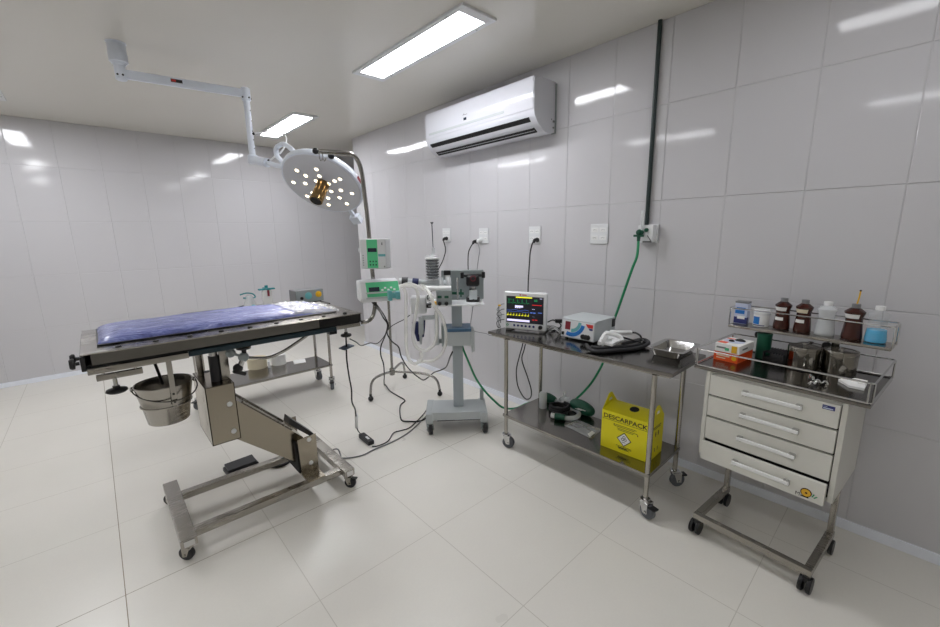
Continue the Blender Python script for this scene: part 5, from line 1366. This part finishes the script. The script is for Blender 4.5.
# ------------------------------------------------------------------ split air conditioner
AC = Thing('air_conditioner', 'white split air conditioner high on the right wall with a dark louvred outlet', 'air conditioner', (0, -3.65, 2.2), -PI/2)
l0, l1 = -.60, .645; zb_, zt_a = .0, .358; sy_ = 1.2
prof = [(0, .02), (0, zt_a), (-.15, zt_a), (-.195, zt_a-.012), (-.205, zt_a-.04), (-.203, .135), (-.198, .105), (-.165, .055), (-.105, .010), (-.06, .0)]
MB().prism([(l0, y*sy_, z) for y, z in prof], (l1-l0, 0, 0)).build('body', 'ac_white', AC, world=False, smooth_a=32)
fpn_ = MB().prism([(l0+.004, y*sy_, z) for y, z in ((-.2, zt_a-.004), (-.2075, zt_a-.03), (-.2085, .22), (-.206, .145), (-.2, .14))], (l1-l0-.012, 0, 0)).build('front_panel', 'ac_white', AC, world=False)
MB().box((l0+.05, -.2092*sy_, .168), (l1-.28, -.205*sy_, .186), .001).build('trim_strip', 'machine', fpn_, world=False)
MB().box((-.08, -.2098*sy_, .205), (-.045, -.206*sy_, .225), .001).build('display_window', 'dispdark', fpn_, world=False)
MB().box((-.09, -.2096*sy_, .245), (-.035, -.207*sy_, .2485)).box((-.078, -.2096*sy_, .2495), (-.072, -.207*sy_, .256)).build('maker_mark', 'greypl', fpn_, world=False)
# outlet on the slanted lower face
pa, pb_ = V((0, -.196*sy_, .098)), V((0, -.112*sy_, .014)); du = (pb_-pa).normalized(); dn = V((0, du.z, -du.y)); dn = dn if dn.y < 0 else -dn
ln = (pb_-pa).length
MB().obox(V(((l0+l1)/2-.005, 0, 0))+(pa+pb_)/2+dn*.0012, V(((l1-l0)/2-.05, 0, 0)), du*(ln*.49), dn*.004).build('air_outlet', 'hole', AC, world=False)
for f, wd_ in ((.46, .004),):
    MB().obox(V(((l0+l1)/2-.005, 0, 0))+pa.lerp(pb_, f)+dn*.008, V(((l1-l0)/2-.055, 0, 0)), du*wd_, dn*.0022, .001).build('louvre', 'ac_white', AC, world=False)
for f in (.66, .84):
    MB().obox(V(((l0+l1)/2-.005, 0, 0))+pa.lerp(pb_, f)+dn*.006, V(((l1-l0)/2-.06, 0, 0)), du*.0008, dn*.001).build('louvre', 'ac_white', AC, world=False)
mb = MB(); mb.box((l1-.001, -.03, .085), (l1+.006, -.012, .10), .002); mb.box((l1-.001, -.03, .045), (l1+.004, -.014, .055), .001); mb.box((l1-.001, -.05, .10), (l1+.002, -.04, .108)); mb.split('side_clip', 'greypl', AC, world=False)
MB().box((l1-.03, -.006, .01), (l1+.012, 0, zt_a-.01), .002).build('wall_bracket', 'machine_d', AC, world=False)

# ------------------------------------------------------------------ sockets and wall outlet
def socket(yc, zc, label, w=.118, h=.135, mods=((-1, 1), (1, 1), (-1, -1), (1, -1))):
    t = Thing('wall_socket', label, 'wall socket', (0, yc, zc), -PI/2)
    pl = MB().box((-w/2, -.009, -h/2), (w/2, 0, h/2), .003).build('plate', 'white_paint', t, world=False)
    for mx, mz in mods:
        m = MB().box((mx*w*.235-w*.19, -.0115, mz*h*.20-h*.105), (mx*w*.235+w*.19, -.008, mz*h*.20+h*.105), .002).build('socket_module', 'white_pl', t, world=False)
        b = MB()
        for k in (-1, 0, 1): b.lathe([(.0026, 0), (.0026, .0006)], (mx*w*.235+k*.0095, -.0115, mz*h*.20+(.003 if k == 0 else 0)), (0, -1, 0), 8)
        b.build('pin_hole', 'greypl', m, world=False)
    return t
zs_ = 1.485
socket(-3.015, 1.490, 'white wall socket nearest the wall end with one black plug')
socket(-3.545, 1.480, 'white wall socket with a black plug and a white plug side by side')
socket(-4.128, 1.483, 'white wall socket above the vital signs monitor with one black plug')
socket(-4.695, 1.486, 'empty white wall socket with four outlets and no plug in it', .135, .135)
PLUGS = {}
def plug(px, m, label, dirz=-1):
    p = at(*px, 'x', -.012)
    t = None; w = Matrix.Translation((0, p.y, p.z)) @ Matrix.Rotation(-PI/2, 4, 'Z')
    PLG = PLUGS[label] = (MB(), MB(), m, label)
    def wv(q): return w @ V(q)
    PLG[0].tube([wv(q) for q in ((0, -.0122, 0), (0, -.040, 0), (.0, -.052, -.006), (0, -.056, -.022))], .013, 12, 4, rad=lambda f: .016-.006*f)
    PLG[1].cyl(wv((0, -.0118, 0)), wv((0, -.018, 0)), .019, n=14)
    return V((-.056, p.y, p.z-.02)), PLG
def plugged(pts, r, m, label):
    e, (b0, b1, pm, _) = pts[0]; pts[0] = e
    t = Thing('power_cable', label, 'cable', (0, e.y, e.z))
    MB().tube(pts, r, 8, 6).build('cable', m, t)
    k = b0.build('plug', pm, t); b1.build('plug_face', pm, k)
def cord(pts, r, m, name, label, grp=None):
    pts = [V((p.x, p.y, max(p.z, r+.0008))) for p in smooth([V(p) for p in pts], 8)]
    return tag(MB().tube(pts, r, 8, 0).build(name, m), label, 'cable', grp)
e1 = plug((446.8, 238.5), 'black', 'black plug in the wall socket nearest the wall end')
plugged([e1, at(445.5, 250, 'x', -.06), at(443, 260, 'x', -.10), at(438.5, 269, 'x', -.20), at(433, 280, 'x', -.34), at(431, 292, 'x', -.42)], .0050, 'black', 'black cable plugged into the socket nearest the wall end, dropping behind the bellows')
e2 = plug((476.5, 241.5), 'black', 'black plug in the socket that also holds a white plug')
plugged([e2, at(471.5, 245.5, 'x', -.08), at(468.6, 252, 'x', -.10), at(468, 262, 'x', -.12), at(468.3, 275, 'x', -.2), at(468, 290, 'x', -.3)], .0050, 'black', 'black cable from the two-plug socket dropping behind the black dial of the anesthesia machine')
e3 = plug((481, 240), 'white_pl', 'white plug beside a black one in the same socket')
plugged([e3, at(479.6, 250, 'x', -.06), at(478.6, 258, 'x', -.06), at(477.5, 266, 'x', -.06), at(475, 290, 'x', -.05), at(472.5, 310, 'x', -.05), at(470.3, 327, 'x', -.05), at(474, 331, 'x', -.05), at(486, 333.5, 'x', -.05), at(495, 335, 'x', -.09), V((-.19, -4.30, .838)), V((-.24, -4.34, .829)), V((-.30, -4.37, .829))], .0034, 'greypl', 'thin grey cable with a white plug running down the wall behind the anesthesia machine')
e4 = plug((537.3, 240), 'black', 'black plug in the socket above the vital signs monitor')
plugged([e4, at(532.5, 243, 'x', -.07), at(530.3, 252, 'x', -.08), at(529.3, 265, 'x', -.10), at(528.3, 280, 'x', -.14), at(528, 295, 'x', -.18), at(528, 310, 'x', -.19)], .0050, 'black', 'black cable hanging from its wall plug to the back of the vital signs monitor')
lx = -.16
cord([at(523.5, 335, 'x', lx), at(522.5, 345, 'x', lx), at(519.5, 356, 'x', lx), at(516.4, 370, 'x', lx), at(517.4, 384, 'x', lx), at(521.5, 394, 'x', lx), at(526, 399, 'x', lx), at(530.5, 397.5, 'x', lx), at(531.2, 390, 'x', lx), at(527.5, 377, 'x', lx), at(522, 360, 'x', lx), at(524, 350, 'x', lx), at(527, 338, 'x', lx)], .0050, 'black', 'power_cable', 'slack loop of black cord hanging behind the long trolley below the monitor')
# oxygen outlet, conduit
q = [at(*a, 'x', 0) for a in ((640.5, 226), (656.5, 243))]
OX = Thing('oxygen_outlet', 'white oxygen outlet box with a green valve below the dark wall pipe', 'gas outlet', (0, -5.045, 1.485), -PI/2)
bx = MB().prism([(-.055, 0, -.058), (.058, 0, -.058), (.058, 0, .058), (-.055, 0, .058)], (0, -.012, 0)).prism([(-.045, -.012, -.05), (.050, -.012, -.05), (.050, -.012, .052), (-.045, -.012, .052)], (0, -.052, 0)).build('box', 'white_paint', OX, world=False)
MB().cyl((-.02, -.064, .008), (-.02, -.095, .008), .014, n=14).ball((-.02, -.10, .008), .019).bar((-.052, -.10, -.012), (.01, -.10, -.012), .016, .014).lathe([(.012, 0), (.010, -.045)], (-.02, -.10, .0), n=12).cyl((.012, -.064, .022), (.012, -.075, .022), .012, n=12).build('valve', 'green_dark', OX, world=False)
MB().tube([(-.012, -.075, .03), (-.012, -.078, .08), (-.012, -.078, .145)], .010, 12, 0).build('flow_gauge', 'clear', OX, world=False)
MB().box((-.01, -.066, -.055), (.045, -.06, -.045)).bar((.018, -.066, -.01), (.042, -.066, -.045), .006, .004).build('hinge', 'greypl', OX, world=False)
pz = 1.485+.054
o = MB().cyl((-.0135, -5.030, pz), (-.0135, -5.030, H), .0125, n=16).build('wall_pipe', P('dark_green_pipe', (30, 46, 46), .4)); tag(o, 'thin dark pipe running from the ceiling down to the oxygen outlet', 'pipe')
# green hose
hs = OX.w((-.02, -.10, -.045))
hp = [hs, at(637, 256, 'x', -.12), at(632.5, 268, 'x', -.12), at(626.5, 285, 'x', -.11), at(619.5, 305, 'x', -.09), at(611, 330, 'x', -.085), at(604.5, 358, 'x', -.09), at(598.5, 371.5, 'x', -.10), at(590.5, 384, 'x', -.11), at(580.5, 395, 'x', -.13), at(571, 402.5, 'x', -.16), at(560, 405, 'x', -.20), at(547, 401, 'x', -.16), at(530, 402.5, 'x', -.15), at(515, 408.3, 'x', -.20), at(503, 407.5, 'x', -.35), at(494, 400.5, 'x', -.42), at(484, 390, 'x', -.46), at(475.5, 377.5, 'x', -.48), at(469, 363, 'x', -.50), at(463.5, 350, 'x', -.52), at(461.8, 344, 'x', -.52)]
cord(hp, .0085, 'green_hose', 'oxygen_hose', 'long green hose drooping from the oxygen outlet behind the trolley to the anesthesia machine').__setitem__('category', 'hose')
# ------------------------------------------------------------------ cords around the pumps and on the floor
n3 = V((.64, .77, 0)); p3 = V((-.60, -3.35, 0)); zf = .0055
def g(x, y, k=0):
    q = at_pl(x, y, p3+n3.normalized()*k, n3)
    return q if q.z > .0055 else at(x, y, 'z', .0055)
def fl_(x, y): return at(x, y, 'z', zf)
c_ = [U2.w((-.02, .0, z0_+.004)), at_pl(379, 308, pp_, n3), g(382, 312), g(385.5, 318), g(388.5, 326), g(387, 333), g(391.5, 341), g(398.5, 347), g(401, 356), g(406, 365), g(412, 372, .1), g(418, 377, .15), g(423.5, 380, .2), g(428.5, 377, .2), g(434, 372.5, .2), g(441, 370, .1), g(446.5, 366.5, 0), g(450, 356, -.1), g(454, 347.5, -.15)]
c_[-2:] = [AN.w(la(450, 357, 'y', yc)), AN.w(la(455, 347, 'y', yc))]
cord(c_, .0058, 'black', 'power_cable', 'black cord sagging between the syringe pump and the anesthesia machine column')
c_ = [U2.w((-.03, .0, z0_+.004)), at_pl(377, 308, pp_, n3), g(380, 312), g(383.5, 318), g(387.5, 325), g(385, 336), g(381, 346), g(380.8, 355), g(383.5, 364), g(384.3, 375, -.05), fl_(384.5, 385), fl_(390, 391), fl_(398, 396), fl_(404.8, 400.5), fl_(400.5, 405.5), fl_(400, 414), fl_(402, 420.5), fl_(409, 421.5), fl_(418, 421.5), fl_(425, 419), fl_(429, 413.5)]
cord(c_, .0058, 'black', 'power_cable', 'black cord falling from the syringe pump and zigzagging across the floor')
yk2 = -3.96
c_ = [at(350, 339, 'y', yk2), at(356, 342, 'y', -3.8), at(361.5, 345.5, 'y', -3.6), at(370, 343, 'y', -3.5), at(377, 343.5, 'y', -3.4), at(383, 338, 'y', -3.3), at(389, 328.5, 'y', -3.25), at(396, 323.5, 'y', -3.2), at(404, 319.5, 'y', -3.2), at(410, 315, 'y', -3.2)]
cord(c_, .0038, 'black', 'power_cable', 'thin black cord stretching from the foot end of the table to the anesthesia machine')
c_ = [at(346, 337.5, 'y', yk2), at(346.3, 347, 'y', yk2), at(346.8, 360, 'y', yk2), at(349, 376, 'y', yk2), at(351.5, 390, 'y', yk2), at(352, 402, 'y', yk2), at(355, 409, 'y', yk2+.05), at(356, 416, 'y', yk2+.1)]
HC = Thing('hand_control', 'black hand control with a white inline piece lying on the floor below its hanging cord', 'hand control', fl_(365, 441))
hcb = fl_(361, 435.5)
up_ = c_[-1]
MB().tube(c_, .0048, 8, 6).build('cord', 'black', HC)
w1 = at(356.2, 414, 'y', yk2+.1); w2 = at(356.6, 427, 'y', yk2+.25)
MB().tube([w1, w2], .011, 12, 0).build('inline_piece', 'white_pl', HC)
MB().tube([w2, at(358.5, 431.5, 'y', -3.75), V((hcb.x, hcb.y, .02))], .0038, 8, 4).build('lower_cord', 'black', HC)
a_, b_ = fl_(361, 436), fl_(372, 445); d_ = (b_-a_)
MB().obox((a_+b_)/2+V((0, 0, .012)), d_*.46, V((-d_.y, d_.x, 0)).normalized()*.024, V((0, 0, .0165)), .006).build('control_body', 'black', HC)
MB().obox(a_.lerp(b_, .62)+V((0, 0, .0302)), d_*.13, V((-d_.y, d_.x, 0)).normalized()*.008, V((0, 0, .0012)), .0005).build('button_row', 'white_pl', HC)
p = at(346.5, 347, 'y', yk2)
tag(MB().obox(p, (.036, .01, .004), (-.005, .03, 0), (0, 0, .0035), .001).build('hanging_tag', P('blue_grey_tag', (78, 92, 108), .5)), 'small blue grey plate threaded on the cord under the foot end knob', 'tag')
cord([fl_(372, 446.5), fl_(379, 445.5), fl_(388, 441), fl_(393.5, 433), fl_(401, 430.5), fl_(409, 428), fl_(417, 421), fl_(424, 413.5), fl_(429.5, 405.5)], .0042, 'rubber', 'power_cable', 'dark cord on the floor from the hand control to the anesthesia machine')
cord([fl_(330.5, 452), at(334, 449.3, 'z', .04), at(338, 449.5, 'z', .05), at(340.3, 454, 'z', .02), fl_(342, 458), fl_(352, 457.5), fl_(363, 455), fl_(374, 449.5), fl_(390, 443), fl_(404, 435.5), fl_(415, 427), fl_(424, 418), fl_(431, 411.5)], .0046, 'greypl', 'power_cable', 'grey cord on the floor from the table base to the anesthesia machine')
# foot pedal under the table
a_, b_ = at(231, 477, 'z', 0), at(257, 467, 'z', 0); d_ = (b_-a_).normalized(); s2 = V((-d_.y, d_.x, 0))
FPd = Thing('foot_pedal', 'black foot pedal on the floor under the operating table base', 'foot pedal', (a_+b_)/2)
m_ = (a_+b_)/2
MB().obox(m_+s2*.055+V((0, 0, .016)), d_*.095, s2*.055, V((0, 0, .016)), .010, 3).build('pedal_base', 'black', FPd)
MB().obox(m_+s2*.055+V((0, 0, .040)), d_*.085, s2*.045+V((0, 0, .006)), V((0, 0, .007)), .005).build('treadle', 'rubber', FPd)
cord([at(258, 466, 'z', .012), at(268, 466.8, 'z', .006), at(277, 467, 'z', .006), at(285, 464.5, 'z', .006), at(290, 460.5, 'z', .006), at(289, 456, 'z', .006), at(283, 452.5, 'z', .006)], .009, 'black', 'pedal_cable', 'thick black pedal cord curling on the floor beside the foot pedal')
tag(MB().box(at(415, 396, 'z', 0), at(414, 392, 'z', 0)+V((.02, -.06, .07)), .004).build('white_adapter', 'clear'), 'small translucent white adapter standing on the floor behind the anesthesia machine base', 'adapter') if False else None

# ------------------------------------------------------------------ world, colour
w = bpy.data.worlds.new('world'); bpy.context.scene.world = w; w.use_nodes = True
w.node_tree.nodes['Background'].inputs[0].default_value = (.8, .85, 1, 1); w.node_tree.nodes['Background'].inputs[1].default_value = .05
sc = bpy.context.scene
sc.view_settings.view_transform = 'Standard'; sc.view_settings.look = 'None'; sc.view_settings.gamma = 1; sc.view_settings.use_curve_mapping = False
sc.view_settings.exposure = 1.8
sc.cycles.max_bounces = 10; sc.cycles.diffuse_bounces = 6; sc.cycles.glossy_bounces = 6; sc.cycles.transparent_max_bounces = 16
sc.cycles.sample_clamp_indirect = 6; sc.cycles.use_denoising = True
